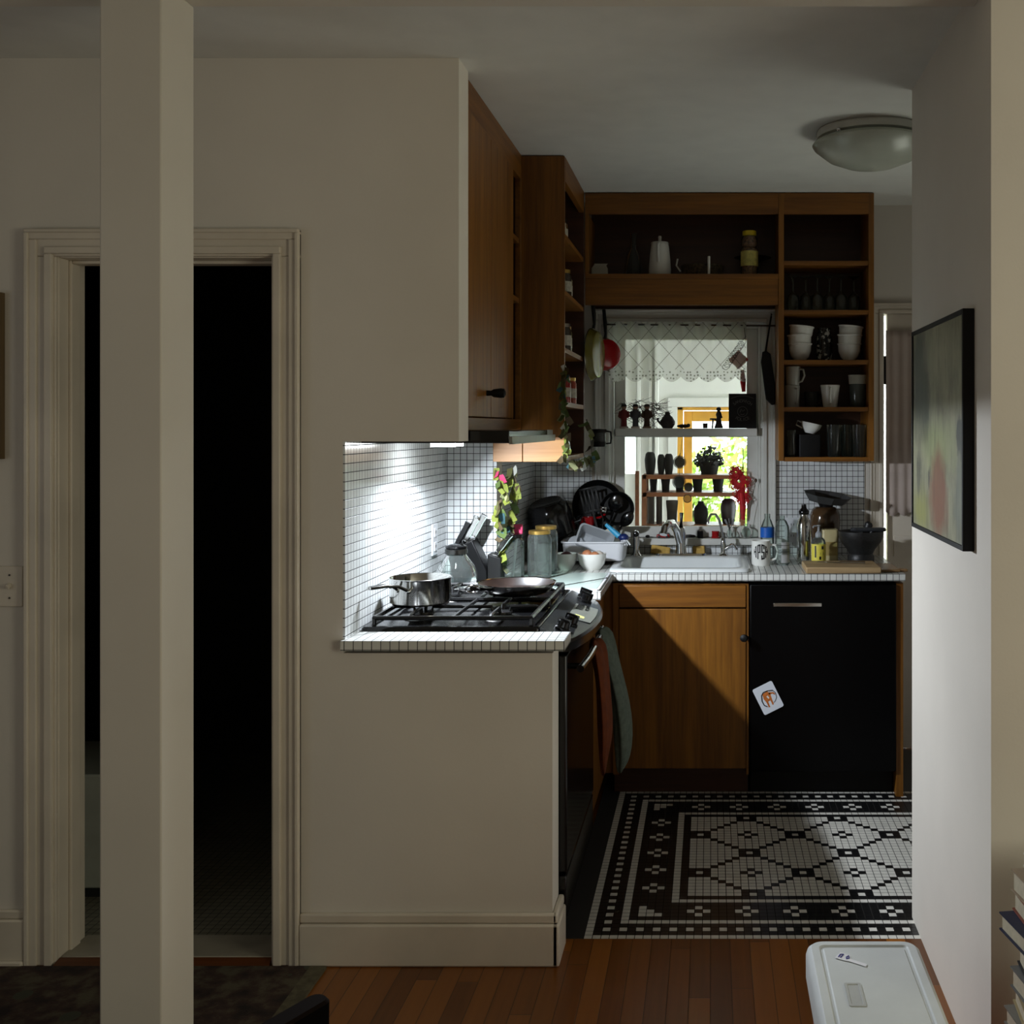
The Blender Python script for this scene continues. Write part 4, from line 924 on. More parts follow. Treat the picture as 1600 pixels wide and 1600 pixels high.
# mortar and pestle
p = onct(1345, 4.80)
m = MB(); m.lathe([(0, 0), (0.054, 0), (0.058, 0.008), (0.058, 0.03), (0.052, 0.042), (0.062, 0.062), (0.088, 0.095), (0.098, 0.125), (0.099, 0.14), (0.088, 0.14), (0.082, 0.11), (0.05, 0.062), (0, 0.05)], (0, 0, 0), 36); one('granite_mortar', m, STONE, 'black granite mortar with a footed base', 'mortar', p, smooth=50)
m = MB(); m.tube([(0.0, 0.01, 0.078), (0.02, 0.015, 0.12), (0.038, 0.02, 0.168), (0.042, 0.021, 0.176)], [0.022, 0.014, 0.019, 0.012], 14); one('granite_pestle', m, STONE, 'black granite pestle leaning inside the mortar', 'pestle', p)
m = MB(); m.rings([rr(0.028, -0.03, 0.075, 0.022, 0.02, 0.1425), rr(0.028, -0.03, 0.078, 0.025, 0.022, 0.148), rr(0.028, -0.03, 0.074, 0.021, 0.02, 0.157)]); one('stone_rest', m, mat('dark_slate', (44, 46, 50), 0.4), 'flat dark stone laid across the rim of the mortar', 'stone', p)
# wooden boards and knife
t = thing('wooden_cutting_board', 'thick wooden cutting board on the dishwasher end of worktop', 'cutting board', onct(1315, 4.56), world=True)
m = MB(); x0, x1 = W(1258, 0, 4.5).x, W(1374, 0, 4.5).x; m.box(x0, x1, 4.448, 4.675, ZT+0.001, ZT+0.026); build('board', m, BOARD, t, bevel=0.004)
t = thing('paddle_board', 'thin wooden paddle board sticking out beside the thick cutting board', 'cutting board', (0.72, 4.6, ZT+0.001), world=True)
m = MB(); m.box(x1+0.006, 0.775, 4.49, 4.70, ZT+0.001, ZT+0.012); m.box(0.775, 0.808, 4.50, 4.545, ZT+0.001, ZT+0.012); build('board', m, wood('dark_board', (112, 84, 52), (150, 116, 76), 0), t, bevel=0.003)
t = thing('paring_knife', 'steel paring knife lying on the thick wooden cutting board', 'knife', (0.5, 4.57, ZT+0.027), world=True)
a, b, e = (Vector((W(q, 0, Y).x, Y, ZT+0.030)) for q, Y in ((1276, 4.60), (1312, 4.58), (1352, 4.56)))
m = MB(); m.add([a, b+Vector((0, -0.010, 0)), b+Vector((0, 0.006, 0)), a+Vector((0.001, 0.001, 0.001))], [(0, 1, 2, 3)]); build('blade', m, STEEL, t, solid=0.0015)
m = MB(); m.tube([b, b.lerp(e, 0.5)+Vector((0, 0, 0.001)), e], [0.005, 0.006, 0.0065], 8); build('handle', m, STEEL, t)

# ------------------------------------------------------------------ window dressing
# lace valance on a rod
m = MB(); m.tube([W(945, 507, YB-0.05), W(1212, 509, YB-0.05)], 0.004, 8)
t = thing('lace_valance', 'white lace valance with diamond mesh and scalloped flower edge', 'curtain', W(1055, 520, YB-0.05), world=True)
build('curtain_rod', m, DSTEEL, t)
LX0, LX1, LZ1 = W(950, 0, YB-0.05).x, W(1166, 0, YB-0.05).x, W(0, 503, YB-0.05).z
LZ0 = W(0, 588, YB-0.05).z
m = MB(); NXl, NZl = 150, 26; vs = []
for i in range(NXl+1):
    u = i/NXl; x = LX0+(LX1-LX0)*u
    sc_ = 0.026*abs(math.sin(PI*u*7.6))**0.8 if u > 0 else 0
    for k in range(NZl+1):
        f = k/NZl; z = LZ1+(LZ0-sc_-LZ1)*f
        y = YB-0.055+0.006*math.sin(u*60)*(1-0.4*f)+0.004*math.sin(u*23+1)
        vs.append((x, y, z))
m.add(vs, [(i*(NZl+1)+k, (i+1)*(NZl+1)+k, (i+1)*(NZl+1)+k+1, i*(NZl+1)+k+1) for i in range(NXl) for k in range(NZl)])
n = NT('lace'); g = n.node('ShaderNodeNewGeometry'); x, y, z = n.sep(g.outputs['Position'])
per = 0.094
u = n.math('DIVIDE', n.math('ADD', n.math('SUBTRACT', x, LX0), n.math('MULTIPLY', n.math('SUBTRACT', z, LZ0), 0.9)), per)
v = n.math('DIVIDE', n.math('SUBTRACT', n.math('SUBTRACT', x, LX0), n.math('MULTIPLY', n.math('SUBTRACT', z, LZ0), 0.9)), per)
def tri(q): f = n.math('FRACT', n.math('ADD', q, 50.0)); return n.math('MINIMUM', f, n.math('SUBTRACT', 1.0, f))
dl = n.math('MINIMUM', tri(u), tri(v))
dash = n.math('GREATER_THAN', n.math('SINE', n.math('MULTIPLY', z, 900.0)), -0.75)
diamond = n.math('MULTIPLY', n.math('LESS_THAN', dl, 0.026), dash)
upz = n.math('GREATER_THAN', z, LZ0+0.030)
low = n.math('SUBTRACT', 1.0, upz)
# small blocks of flowers along the hem
vo = n.node('ShaderNodeTexVoronoi', feature='F1'); n.link(n.scale(n.comb(x, z, 0.0), (64, 64, 1)), vo.inputs['Vector']); vo.inputs['Scale'].default_value = 1.0; vo.inputs['Randomness'].default_value = 0.35
blk = n.math('LESS_THAN', vo.outputs['Distance'], 0.30)
den = n.math('ADD', n.math('MULTIPLY', diamond, upz), n.math('MULTIPLY', blk, low), clamp=True)
alpha = n.math('ADD', n.math('MULTIPLY', den, 0.38), 0.50, clamp=True)
col = n.mix(den, lin((232, 232, 226)), lin((120, 118, 112)))
n.n.remove(n.b)
tr = n.node('ShaderNodeBsdfTransparent'); df = n.node('ShaderNodeBsdfDiffuse'); tl = n.node('ShaderNodeBsdfTranslucent')
n.link(col, df.inputs[0]); n.link(col, tl.inputs[0])
m1 = n.node('ShaderNodeMixShader'); m1.inputs[0].default_value = 0.55; n.link(df.outputs[0], m1.inputs[1]); n.link(tl.outputs[0], m1.inputs[2])
m2 = n.node('ShaderNodeMixShader'); n.link(alpha, m2.inputs[0]); n.link(tr.outputs[0], m2.inputs[1]); n.link(m1.outputs[0], m2.inputs[2]); n.link(m2.outputs[0], n.out.inputs[0])
build('lace_panel', m, n.m, t, smooth=60)
# door curtain
m = MB(); vs = []; NXl, NZl = 80, 20
cz1, cz0 = W(0, 516, YB).z, W(0, 800, YB).z
for i in range(NXl+1):
    uu = i/NXl; x_ = W(1385, 0, YB).x+(0.62)*uu
    for k in range(NZl+1):
        f = k/NZl; z_ = cz1+(cz0-0.02*abs(math.sin(uu*34))-cz1)*f
        vs.append((x_, YB+0.012+0.006*math.sin(uu*85)*(0.5+0.5*f), z_))
m.add(vs, [(i*(NZl+1)+k, (i+1)*(NZl+1)+k, (i+1)*(NZl+1)+k+1, i*(NZl+1)+k+1) for i in range(NXl) for k in range(NZl)])
one('door_curtain', m, mat('pinkish_voile', (196, 180, 170), 0.85, var=0.05), 'gathered pinkish cream curtain with ruffled hem hanging on kitchen door', 'curtain', W(1400, 800, YB), smooth=60, solid=0.0012, world=True)

# things on the sash rail shelf
ZR = zC_-0.0035; YR = YB-0.02
m = MB(); p = W(1160, 668, YR); p.z = ZR; hw = 0.0635; hh = 0.160
t = thing('black_tin_sign', 'black sign reading SANDWICH POLICE standing on the window rail', 'sign', p)
m.box(-hw, hw, -0.008, 0.008, 0, hh); build('panel', m, BLACKM, t, bevel=0.002)
m = MB()
for k, ch in enumerate('SANDWICH'):
    a = (k-3.5)*0.20; R_a = Matrix.Rotation(-a, 2)
    def pl(x, y, d, a=a): q = Matrix.Rotation(-a, 2)@Vector((x, y+0.052)); return (q.x, -0.0085-d, 0.068+q.y)
    text_mb(ch, 0.020, pl, m)
for k, ch in enumerate('POLICE'):
    a = (k-2.5)*0.20
    def pl(x, y, d, a=a): q = Matrix.Rotation(a, 2)@Vector((x, y-0.062)); return (q.x, -0.0085-d, 0.096+q.y)
    text_mb(ch, 0.021, pl, m)
build('lettering', m, GREYPRINT, t, smooth=0)
m = MB(); ring = [(0.023*math.cos(q*PI/12), -0.009, 0.077+0.023*math.sin(q*PI/12)) for q in range(25)]; m.tube(ring, 0.0011, 5)
m.tube([(-0.012, -0.009, 0.072), (-0.006, -0.009, 0.088), (0.002, -0.009, 0.078), (0.011, -0.009, 0.086)], 0.0014, 5); m.tube([(-0.010, -0.009, 0.066), (0.0, -0.009, 0.062), (0.010, -0.009, 0.067)], 0.0014, 5)
m.tube([(-0.052+0.104*q/16, -0.009, 0.138+0.012*math.sin(PI*q/16)) for q in range(17)], 0.001, 5); build('emblem', m, GREYPRINT, t)
SIL = mat('dark_figurine', (34, 28, 26), 0.6, var=0.3, scale=60)
p = W(1121, 668, YR); p.z = ZR
t = thing('figurine', 'dark figurine of a standing person beside a small table on window rail', 'figurine', p)
m = MB(); m.lathe([(0, 0), (0.021, 0), (0.020, 0.006), (0.015, 0.02), (0.010, 0.05), (0.014, 0.062), (0.012, 0.07), (0.006, 0.078), (0.0055, 0.08)], (0.006, 0, 0), 18); m.ball((0.006, 0, 0.088), 0.011); m.tube([(0.014, 0, 0.066), (0.02, -0.004, 0.05), (0.008, -0.01, 0.045)], 0.004, 6); build('body', m, SIL, t)
m = MB(); m.tube([(-0.024, 0, 0), (-0.02, 0, 0.038)], 0.004, 8); m.lathe([(0, 0.038), (0.016, 0.04), (0.015, 0.046), (0, 0.047)], (-0.02, 0, 0), 16); m.tube([(-0.012, 0, 0.04), (0.0, 0, 0.03)], 0.003, 6); build('little_table', m, SIL, t)
m = MB(); m.rings([rr(0, 0, 0.0115, 0.011, 0.003, 0), rr(0, 0, 0.012, 0.0115, 0.003, 0.024)]); q = W(1102, 668, YR); q.z = ZR; one('tiny_pot', m, mat('dark_clay', (60, 44, 38), 0.7), 'tiny square dark pot on the window rail beside the standing figurine', 'pot', q)
q = W(1068, 668, YR); q.z = ZR
m = MB(); m.rings([[Vector((-0.030+0.06*i/8, 0.012*math.cos(a)*w_, 0.010+0.011*math.sin(a)*w_)) for a in (0, 1.05, 2.1, 3.14, 4.19, 5.24)] for i, w_ in enumerate((0.3, 0.6, 0.85, 0.95, 0.9, 0.95, 0.75, 0.6, 0.3))]); m.ball((0.022, 0, 0.013), 0.009); one('lying_figurine', m, SIL, 'small dark figurine lying flat on the window rail', 'figurine', q)
q = W(1043, 668, YR); q.z = ZR
t = thing('dark_teapot', 'dark round little teapot on the window rail', 'teapot', q)
m = MB(); m.lathe([(0, 0), (0.022, 0), (0.034, 0.018), (0.035, 0.032), (0.022, 0.054), (0.016, 0.058), (0.012, 0.064), (0.012, 0.072), (0.006, 0.078), (0, 0.078)], (0, 0, 0), 24); build('body', m, SIL, t)
m = MB(); m.tube([(-0.030, 0, 0.02), (-0.044, 0, 0.035), (-0.046, 0, 0.048)], [0.006, 0.005, 0.005], 8); build('spout', m, SIL, t)
# three small dressed dolls with a twiggy wreath
for px, cb, ck_, lb in ((975, (110, 34, 34), (150, 128, 116), 'small doll in a red coat at the end of window rail'), (993, (70, 70, 74), (176, 164, 150), 'small doll in grey suit in the middle of the twigs'), (1011, (62, 40, 28), (110, 84, 60), 'small brown doll nearest the dark teapot under twigs')):
    q = W(px, 668, YR-0.008); q.z = ZR
    t = thing('carved_doll', lb, 'doll', q, 'dolls on the window rail')
    m = MB(); m.lathe([(0, 0), (0.020, 0), (0.021, 0.006), (0.018, 0.009), (0, 0.009)], (0, 0, 0), 18); build('base', m, mat('doll_base', ck_, 0.6), t)
    m = MB(); m.lathe([(0.014, 0.009), (0.013, 0.04), (0.019, 0.06), (0.016, 0.08), (0.007, 0.088)], (0, 0, 0), 18); m.tube([(-0.018, 0, 0.078), (-0.023, -0.006, 0.055), (-0.012, -0.014, 0.048)], 0.005, 6); m.tube([(0.018, 0, 0.078), (0.023, -0.006, 0.055), (0.012, -0.014, 0.048)], 0.005, 6); build('coat', m, mat('doll_coat', cb, 0.8), t)
    m = MB(); m.ball((0, 0, 0.097), 0.012); hd = build('head', m, mat('doll_face', (138, 100, 78), 0.6), t)
    m = MB(); m.lathe([(0.014, 0.100), (0.013, 0.107), (0.008, 0.112), (0, 0.113)], (0, 0, 0), 14); build('hair', m, SIL, hd)
rd = random.Random(3); m = MB(); p0 = W(1000, 640, YB-0.012)
for k in range(150):
    a = p0+Vector((rd.uniform(-0.085, 0.09), rd.uniform(-0.02, 0.012), rd.uniform(-0.05, 0.035))); d = Vector((rd.uniform(-0.06, 0.085), rd.uniform(-0.008, 0.008), rd.uniform(-0.05, 0.04)))
    m.tube([a, a+d*0.5+Vector((0, 0, rd.uniform(-0.01, 0.012))), a+d], [0.0012, 0.001, 0.0007], 4)
one('twig_wreath', m, mat('dry_twigs', (42, 32, 24), 0.8), 'tangle of dry twigs behind the dolls on window rail', 'twigs', p0, world=True)
# hanging ornaments on the window
def loops(m, c, n, s, rd, col=0):
    for k in range(n):
        a = k*2.399; d = Vector((math.cos(a), 0, math.sin(a)))*s*(0.55+0.45*rd.random()); pr = Vector((-d.z, 0, d.x))*0.30
        m.tube([c+d*0.2, c+d*0.7+pr, c+d+Vector((0, -0.004, 0)), c+d*0.7-pr, c+d*0.2], 0.0022, 5)
rd = random.Random(9); yo = YB-0.005
t = thing('red_knot_ornament', 'red fringed knot ornament with black curly cord hanging at window top', 'ornament', W(1158, 530, yo), world=True)
m = MB(); c0 = W(1154, 562, yo+0.005); sz_ = 0.046
m.add([c0+Vector((0, -0.004, sz_)), c0+Vector((sz_, 0, 0)), c0+Vector((0, -0.004, -sz_)), c0+Vector((-sz_, 0, 0)), c0+Vector((0, -0.010, 0)), c0+Vector((0, 0.004, 0))], [(0, 1, 4), (1, 2, 4), (2, 3, 4), (3, 0, 4), (1, 0, 5), (2, 1, 5), (3, 2, 5), (0, 3, 5)]); build('knot', m, REDP, t)
m = MB(); pts = [W(1163, 512, YB-0.072)]
for k in range(60): f = k/59; pts.append(W(1160-27*f+5.5*math.cos(k*1.15), 535+40*f+5*math.sin(k*1.15), YB-0.072))
m.tube(pts, 0.0013, 5); build('curly_cord', m, INK, t)
m = MB(); m.tube([W(1160, 578, yo), W(1161, 597, yo), W(1162, 612, yo)], [0.008, 0.013, 0.008], 8); m.tube([W(1163, 510, yo), W(1158, 548, yo)], 0.0012, 5); build('tassel', m, REDP, t)
t = thing('red_fringe_ornament', 'large red fringed ornament hanging in lower sash', 'ornament', W(1155, 720, yo), world=True)
m = MB(); c0 = W(1155, 752, yo+0.002); loops(m, c0, 60, 0.060, rd); loops(m, W(1159, 776, yo), 40, 0.048, rd); loops(m, W(1150, 738, yo), 30, 0.04, rd); build('loops', m, REDP, t)
m = MB(); m.tube([W(1161, 695, yo), W(1161, 740, yo)], 0.002, 6); build('hanging_stick', m, INK, t)
m = MB(); m.tube([W(1158, 770, yo), W(1161, 792, yo), W(1161, 812, yo)], [0.012, 0.014, 0.009], 8); build('tassel', m, REDP, t)
SMOKE = glass('smoky_glass', (120, 122, 118), 1.0, 0.05, 0.75)
t = thing('glass_suncatcher', 'string of round smoky glass discs with eared head in lower sash', 'suncatcher', W(1066, 700, yo), world=True)
for cxp, cyp, rp in ((1062, 722, 9.5), (1061, 753, 10), (1076, 761, 6.5), (1074, 779, 6.2)):
    c0 = W(cxp, cyp, yo-0.004); m = MB(); R_ = rp*sp(yo); m.lathe([(0, 0), (R_*0.9, 0), (R_*0.9, 0.003), (0, 0.003)], c0, 24, Matrix.Rotation(PI/2, 3, 'X')); ds = build('disc', m, SMOKE if cyp < 770 else mat('amber_disc', (190, 140, 66), 0.2), t)
    m = MB(); m.tube([c0+Vector((R_*math.cos(k*PI/12), 0, R_*math.sin(k*PI/12))) for k in range(25)], 0.0018, 6); build('disc_rim', m, BLACKM, ds)
m = MB()
for s_ in (-1, 1): m.tube([W(1065+4*s_, 714, yo-0.004), W(1066+3.2*s_, 708, yo-0.004)], [0.003, 0.001], 5)
m.tube([W(1066, 684, yo), W(1062, 722, yo), W(1061, 753, yo), W(1074, 779, yo)], 0.0008, 4); build('wire', m, BLACKM, t)
# things on the window stool
ZW = WZ0+0.001; YW = YB-0.018
def stool(px): q = W(px, 0, YW); q.z = ZW; return q
t = thing('red_toy_car', 'little red car with dark roof on the window sill behind faucet', 'toy car', stool(1036))
m = MB(); m.rings([rr(0, 0, 0.030, 0.012, 0.006, 0.004), rr(0, 0, 0.030, 0.012, 0.006, 0.014), rr(0, 0, 0.027, 0.010, 0.006, 0.017)]); build('car_body', m, REDM, t)
m = MB(); m.rings([rr(-0.003, 0, 0.018, 0.010, 0.005, 0.017), rr(-0.003, 0, 0.012, 0.008, 0.005, 0.030)]); build('roof', m, mat('dark_roof', (46, 40, 34), 0.3), t)
for x_ in (-0.018, 0.018):
    for y_ in (-0.012, 0.012): m = MB(); m.lathe([(0, -0.003), (0.006, -0.003), (0.006, 0.003), (0, 0.003)], (x_, y_, 0.0065), 12, Matrix.Rotation(PI/2, 3, 'X')); build('wheel', m, INK, t)
t = thing('black_cat_cup', 'small black cup with two pointed ears on the window sill', 'cup', stool(1094))
m = MB(); m.lathe([(0, 0), (0.012, 0), (0.014, 0.004), (0.014, 0.030), (0.012, 0.030), (0.011, 0.005), (0, 0.004)], (0, 0, 0), 20); build('cup', m, BLACKM, t)
m = MB()
for s_ in (-1, 1): m.lathe([(0.004, 0), (0, 0.009)], (0.009*s_, -0.006, 0.029), 6)
build('ears', m, BLACKM, t)
m = MB(); m.lathe([(0, 0), (0.019, 0), (0.020, 0.006), (0.017, 0.008), (0.017, 0.028), (0.018, 0.032), (0, 0.033)], (0, 0, 0), 22); one('red_tin', m, REDM, 'small round red tin on the window sill near the filter tap', 'tin', stool(1118))
m = MB(); m.rings([[Vector((x_, w_*math.cos(a), 0.008+w_*math.sin(a))) for a in [k*PI/4 for k in range(8)]] for x_, w_ in ((-0.026, 0.003), (-0.02, 0.007), (0.0, 0.008), (0.02, 0.006), (0.027, 0.002))]); one('dark_pebble', m, SIL, 'dark pebble like figure on the sill behind faucet lever', 'figurine', stool(1078))
m = MB(); m.ball((0, 0, 0.007), 0.011, 12, 0.65); one('dark_shell', m, SIL, 'dark shell on the window sill beside the sprayer', 'shell', stool(1012))
def vase(px, r, h, lb, y=YW):
    q = stool(px); t = thing('glass_vase', lb, 'vase', q); m = MB(); m.lathe([(0, 0.002), (r*0.5, 0), (r*0.85, h*0.15), (r, h*0.38), (r*0.8, h*0.65), (r*0.32, h*0.85), (r*0.30, h*0.95), (r*0.42, h)], (0, 0, 0), 28); build('body', m, GLASS, t); return q
q = vase(1166, 0.030, 0.066, 'round glass bud vase with a dry stem at end of sill')
t = thing('dry_stem', 'long dry seed stem standing in the glass bud vase', 'stem', q+Vector((0, 0, 0.004)))
a = Vector((0, 0, 0)); tipv = W(1181, 752, YW-0.01)-q
m = MB(); m.tube([a, Vector((tipv.x*0.1, 0, 0.06)), Vector((tipv.x*0.45, 0, tipv.z*0.55)), Vector((tipv.x*0.9, -0.006, tipv.z*0.9)), tipv], 0.0014, 6); build('stalk', m, mat('dry_stalk', (98, 88, 70), 0.8), t)
m = MB(); m.ball(tipv, 0.0065, 12, 1.4); build('seed_head', m, mat('seed_head', (84, 66, 54), 0.9), t)
q = vase(1140, 0.017, 0.05, 'narrow glass vase with short twigs on the sill')
m = MB()
for k in range(9):
    a_ = random.uniform(-0.5, 0.5); m.tube([(0, 0, 0.006), (0.003*math.sin(k), 0.003*math.cos(k), 0.04), (0.055*math.sin(a_), random.uniform(-0.01, 0.004), 0.04+0.05*math.cos(a_))], [0.0016, 0.0016, 0.0022], 5)
one('grey_twigs', m, mat('pale_twigs', (140, 140, 142), 0.6), 'bunch of pale stems in the narrow glass vase', 'stems', q)

# ------------------------------------------------------------------ things hanging beside the window
def hang_pan(label, c, r, nrm, mt, rimm, hl, name='hanging_pan', depth=0.035):
    c = Vector(c); d = Vector(nrm).normalized(); R = d.to_track_quat('Z', 'Y').to_matrix(); t = thing(name, label, 'pan', c)
    m = MB(); m.lathe([(0, depth), (r*0.80, depth), (r*0.88, depth-0.004), (r, 0.0), (r+0.002, -0.001)], (0, 0, 0), 40, R); m.lathe([(0, depth-0.004), (r*0.78, depth-0.004), (r*0.97, 0)], (0, 0, 0), 40, R); build('pan_body', m, mt, t)
    m = MB(); m.tube([R@Vector((r*math.cos(k*PI/16), r*math.sin(k*PI/16), 0)) for k in range(33)], 0.0022, 6); build('rim', m, rimm, t)
    up = Vector((0, 0, 1)); up = (up-d*up.dot(d)).normalized()
    m = MB(); m.tube([up*r+d*0.008, up*(r+0.02)+d*0.012, up*(r+hl*0.5)+d*0.010, up*(r+hl)+d*0.002], [0.007, 0.006, 0.009, 0.008], 10); build('handle', m, BLACKM, t)
    return t
hang_pan('olive green pan hanging on the side of the spice shelf unit', (-0.525, 4.87, 1.820), 0.115, (0.985, -0.17, 0.0), OLIVE, DSTEEL, 0.13)
hang_pan('red enamel pan hanging beside the window casing', (W(944, 553, 4.99).x, 5.02, W(0, 553, 4.99).z), 0.075, (0.62, -0.78, 0.05), REDM, CHROME, 0.13)
t = thing('black_paddle_pan', 'long black pan hanging on hook at window casing near dish shelves', 'pan', W(1203, 560, 5.06), world=True)
m = MB(); ys = 5.055; pp = [W(q, w_, ys) for q, w_ in ((1191, 550), (1197, 548), (1204, 553), (1211, 600), (1211, 632), (1206, 633), (1197, 624), (1189, 566))]
m.prism([(v_.x, v_.z) for v_ in pp], 1, ys-0.008, ys+0.020); build('pan_body', m, BLACKM, t, bevel=0.004)
m = MB(); m.tube([W(1196, 551, ys), W(1200, 525, ys), W(1205, 494, ys)], [0.005, 0.004, 0.004], 8); build('handle', m, BLACKM, t)
m = MB(); m.tube([W(1205, 493, ys), W(1205, 490, ys+0.02), W(1206, 492, ys+0.03)], 0.0025, 6); build('hook', m, DSTEEL, t)
t = thing('glass_coffee_press', 'black framed glass coffee pot hanging below the spice shelves', 'coffee pot', W(938, 698, 4.9), world=True)
p = W(936, 698, 4.90)
m = MB(); m.lathe([(0, 0), (0.028, 0), (0.030, 0.004), (0.030, 0.072), (0.028, 0.072), (0.028, 0.006), (0, 0.005)], p, 28); build('beaker', m, SMOKE, t)
m = MB(); m.lathe([(0.0305, 0), (0.032, 0), (0.032, 0.022), (0.0305, 0.022)], p, 28); m.lathe([(0.0305, 0.064), (0.033, 0.064), (0.033, 0.078), (0, 0.08)], p, 28)
m.tube([p+Vector(q) for q in ((0.03, 0, 0.070), (0.052, 0, 0.066), (0.055, 0, 0.04), (0.052, 0, 0.016), (0.03, 0, 0.014))], 0.004, 8); build('frame_and_handle', m, BLACKM, t)
m = MB(); m.tube([p+Vector((-0.032, 0, 0.075)), p+Vector((-0.05, 0, 0.10)), Vector((-0.545, 4.83, p.z+0.12))], 0.002, 6); build('hook', m, DSTEEL, t)

# ------------------------------------------------------------------ jars on the spice shelves
SPI = [(0, [(4.30, 0.033, 0.075, (206, 200, 182), 'pale paper packet shaped tin on top spice shelf'), (4.44, 0.035, 0.10, (120, 90, 60), 'brown jar deeper on the top spice shelf')]),
       (1, [(4.26, 0.030, 0.13, (150, 140, 116), 'tan jar first on second spice shelf from top'), (4.38, 0.032, 0.11, (92, 62, 34), 'brown jar second on upper spice shelf'), (4.50, 0.030, 0.12, (70, 60, 50), 'dark jar third on upper spice shelf'), (4.63, 0.03, 0.12, (170, 160, 130), 'pale jar last on the upper spice shelf')]),
       (2, [(4.27, 0.030, 0.15, (120, 54, 40), 'reddish jar first on middle spice shelf'), (4.39, 0.028, 0.155, (150, 160, 162), 'clear tall jar second on middle spice shelf'), (4.51, 0.028, 0.12, (60, 50, 40), 'dark jar third on middle spice shelf'), (4.64, 0.027, 0.12, (126, 116, 70), 'olive jar with yellow tag on middle spice shelf')]),
       (3, [(4.28, 0.034, 0.145, (140, 150, 152), 'large clear canister first on lower spice shelf'), (4.40, 0.026, 0.12, (206, 200, 176), 'cream bottle second on lower spice shelf'), (4.52, 0.025, 0.11, (150, 40, 30), 'red capped jar third on lower spice shelf'), (4.62, 0.025, 0.11, (110, 64, 34), 'brown jar fourth on lower spice shelf'), (4.72, 0.024, 0.115, (150, 60, 40), 'rust coloured jar last on lower spice shelf')])]
CAPS = [DSTEEL, BLACKM, REDM, STEEL, GOLD]
k_ = 0
for lvl, items in SPI:
    for y_, r, h, cc, lb in items:
        t = thing('spice_jar', lb, 'jar', (XS-0.045-0.012*(k_ % 2), y_, sh_z[lvl]+0.018), 'jars on the spice shelves')
        m = MB(); m.lathe([(0, 0), (r*0.95, 0), (r, 0.004), (r, h*0.78), (r*0.8, h*0.86), (r*0.8, h*0.9)], (0, 0, 0), 20); build('body', m, mat('spice_glass', cc, 0.15, var=0.2, scale=50), t)
        m = MB(); m.lathe([(r*0.84, h*0.88), (r*0.86, h), (0, h)], (0, 0, 0), 20); build('cap', m, CAPS[k_ % 5], t)
        m = MB(); m.lathe([(r+0.0006, h*0.25), (r+0.0006, h*0.6)], (0, 0, 0), 20); build('label', m, mat('spice_label', (190, 184, 166), 0.7, var=0.2, scale=60), t)
        k_ += 1
t = thing('steel_teapot', 'shiny steel kettle on the bottom of spice shelf unit', 'kettle', (XS-0.062, 4.40, 1.386))
m = MB(); m.lathe([(0, 0), (0.045, 0), (0.056, 0.012), (0.055, 0.05), (0.040, 0.085), (0.024, 0.095), (0.02, 0.098), (0.006, 0.102), (0.008, 0.112), (0, 0.114)], (0, 0, 0), 32); build('body', m, CHROME, t)
m = MB(); m.tube([(-0.04, 0, 0.07), (-0.03, 0, 0.125), (0.03, 0, 0.125), (0.04, 0, 0.07)], 0.004, 8); build('handle', m, BLACKM, t)
# things in the open cells beside the stove cabinet doors
for z_, lb, cc, h in ((2.209, 'white jug in top cell beside plank doors', (214, 210, 200), 0.14), (1.983, 'small dark box in the middle cell beside plank doors', (50, 40, 34), 0.09), (1.511, 'pale bottle in lowest cell beside plank doors', (196, 192, 182), 0.32)):
    m = MB(); m.lathe([(0, 0), (0.034, 0), (0.036, 0.01), (0.036, h*0.65), (0.022, h*0.85), (0.02, h), (0, h)], (0, 0, 0), 24); one('cupboard_bottle' if 'bottle' in lb else 'cupboard_jar', m, mat('cell_ware', cc, 0.3), lb if 'box' not in lb else 'small dark jar in the middle cell beside plank doors', 'bottle' if 'bottle' in lb else 'jar', (-0.765, 4.04, z_+0.0))

# ------------------------------------------------------------------ things on the shelf above the window
ZSH = 2.1725
def shf(px, Y=4.93): q = W(px, 0, Y); q.z = ZSH; return q
t = thing('white_pitcher', 'tall white ceramic coffee pot with knob lid above the window', 'coffee pot', shf(1031))
m = MB(); m.lathe([(0, 0), (0.044, 0), (0.050, 0.010), (0.051, 0.03), (0.047, 0.08), (0.041, 0.135), (0.038, 0.147)], (0, 0, 0), 36); build('body', m, CERAM, t)
m = MB(); m.lathe([(0.041, 0.147), (0.038, 0.153), (0.010, 0.158), (0.007, 0.160), (0.008, 0.178), (0.006, 0.182), (0, 0.182)], (0, 0, 0), 28); build('lid', m, CERAM, t)
m = MB(); m.tube([(-0.004, -0.046, 0.06), (-0.005, -0.062, 0.10), (-0.005, -0.060, 0.135), (-0.004, -0.041, 0.145)], [0.006, 0.006, 0.006, 0.006], 8); build('spout_ridge', m, CERAM, t)
t = thing('snack_jar', 'clear jar of brown snacks with yellow lid and label above window', 'jar', shf(1171))
SNK = mat('brown_snacks', (150, 100, 66), 0.7, var=0.6, scale=90)
m = MB(); m.lathe([(0, 0.003), (0.034, 0.003), (0.036, 0.05), (0.036, 0.12), (0.026, 0.13), (0.033, 0.14), (0.034, 0.16), (0.028, 0.178), (0, 0.178)], (0, 0, 0), 28); build('snacks', m, SNK, t)
m = MB(); m.lathe([(0, 0), (0.036, 0), (0.0385, 0.006), (0.0385, 0.12), (0.028, 0.131), (0.036, 0.14), (0.036, 0.168), (0.029, 0.182), (0.029, 0.186)], (0, 0, 0), 28); build('glass_body', m, GLASS, t)
m = MB(); m.lathe([(0.031, 0.182), (0.031, 0.202), (0.029, 0.204), (0, 0.204)], (0, 0, 0), 28); build('lid', m, YLID, t)
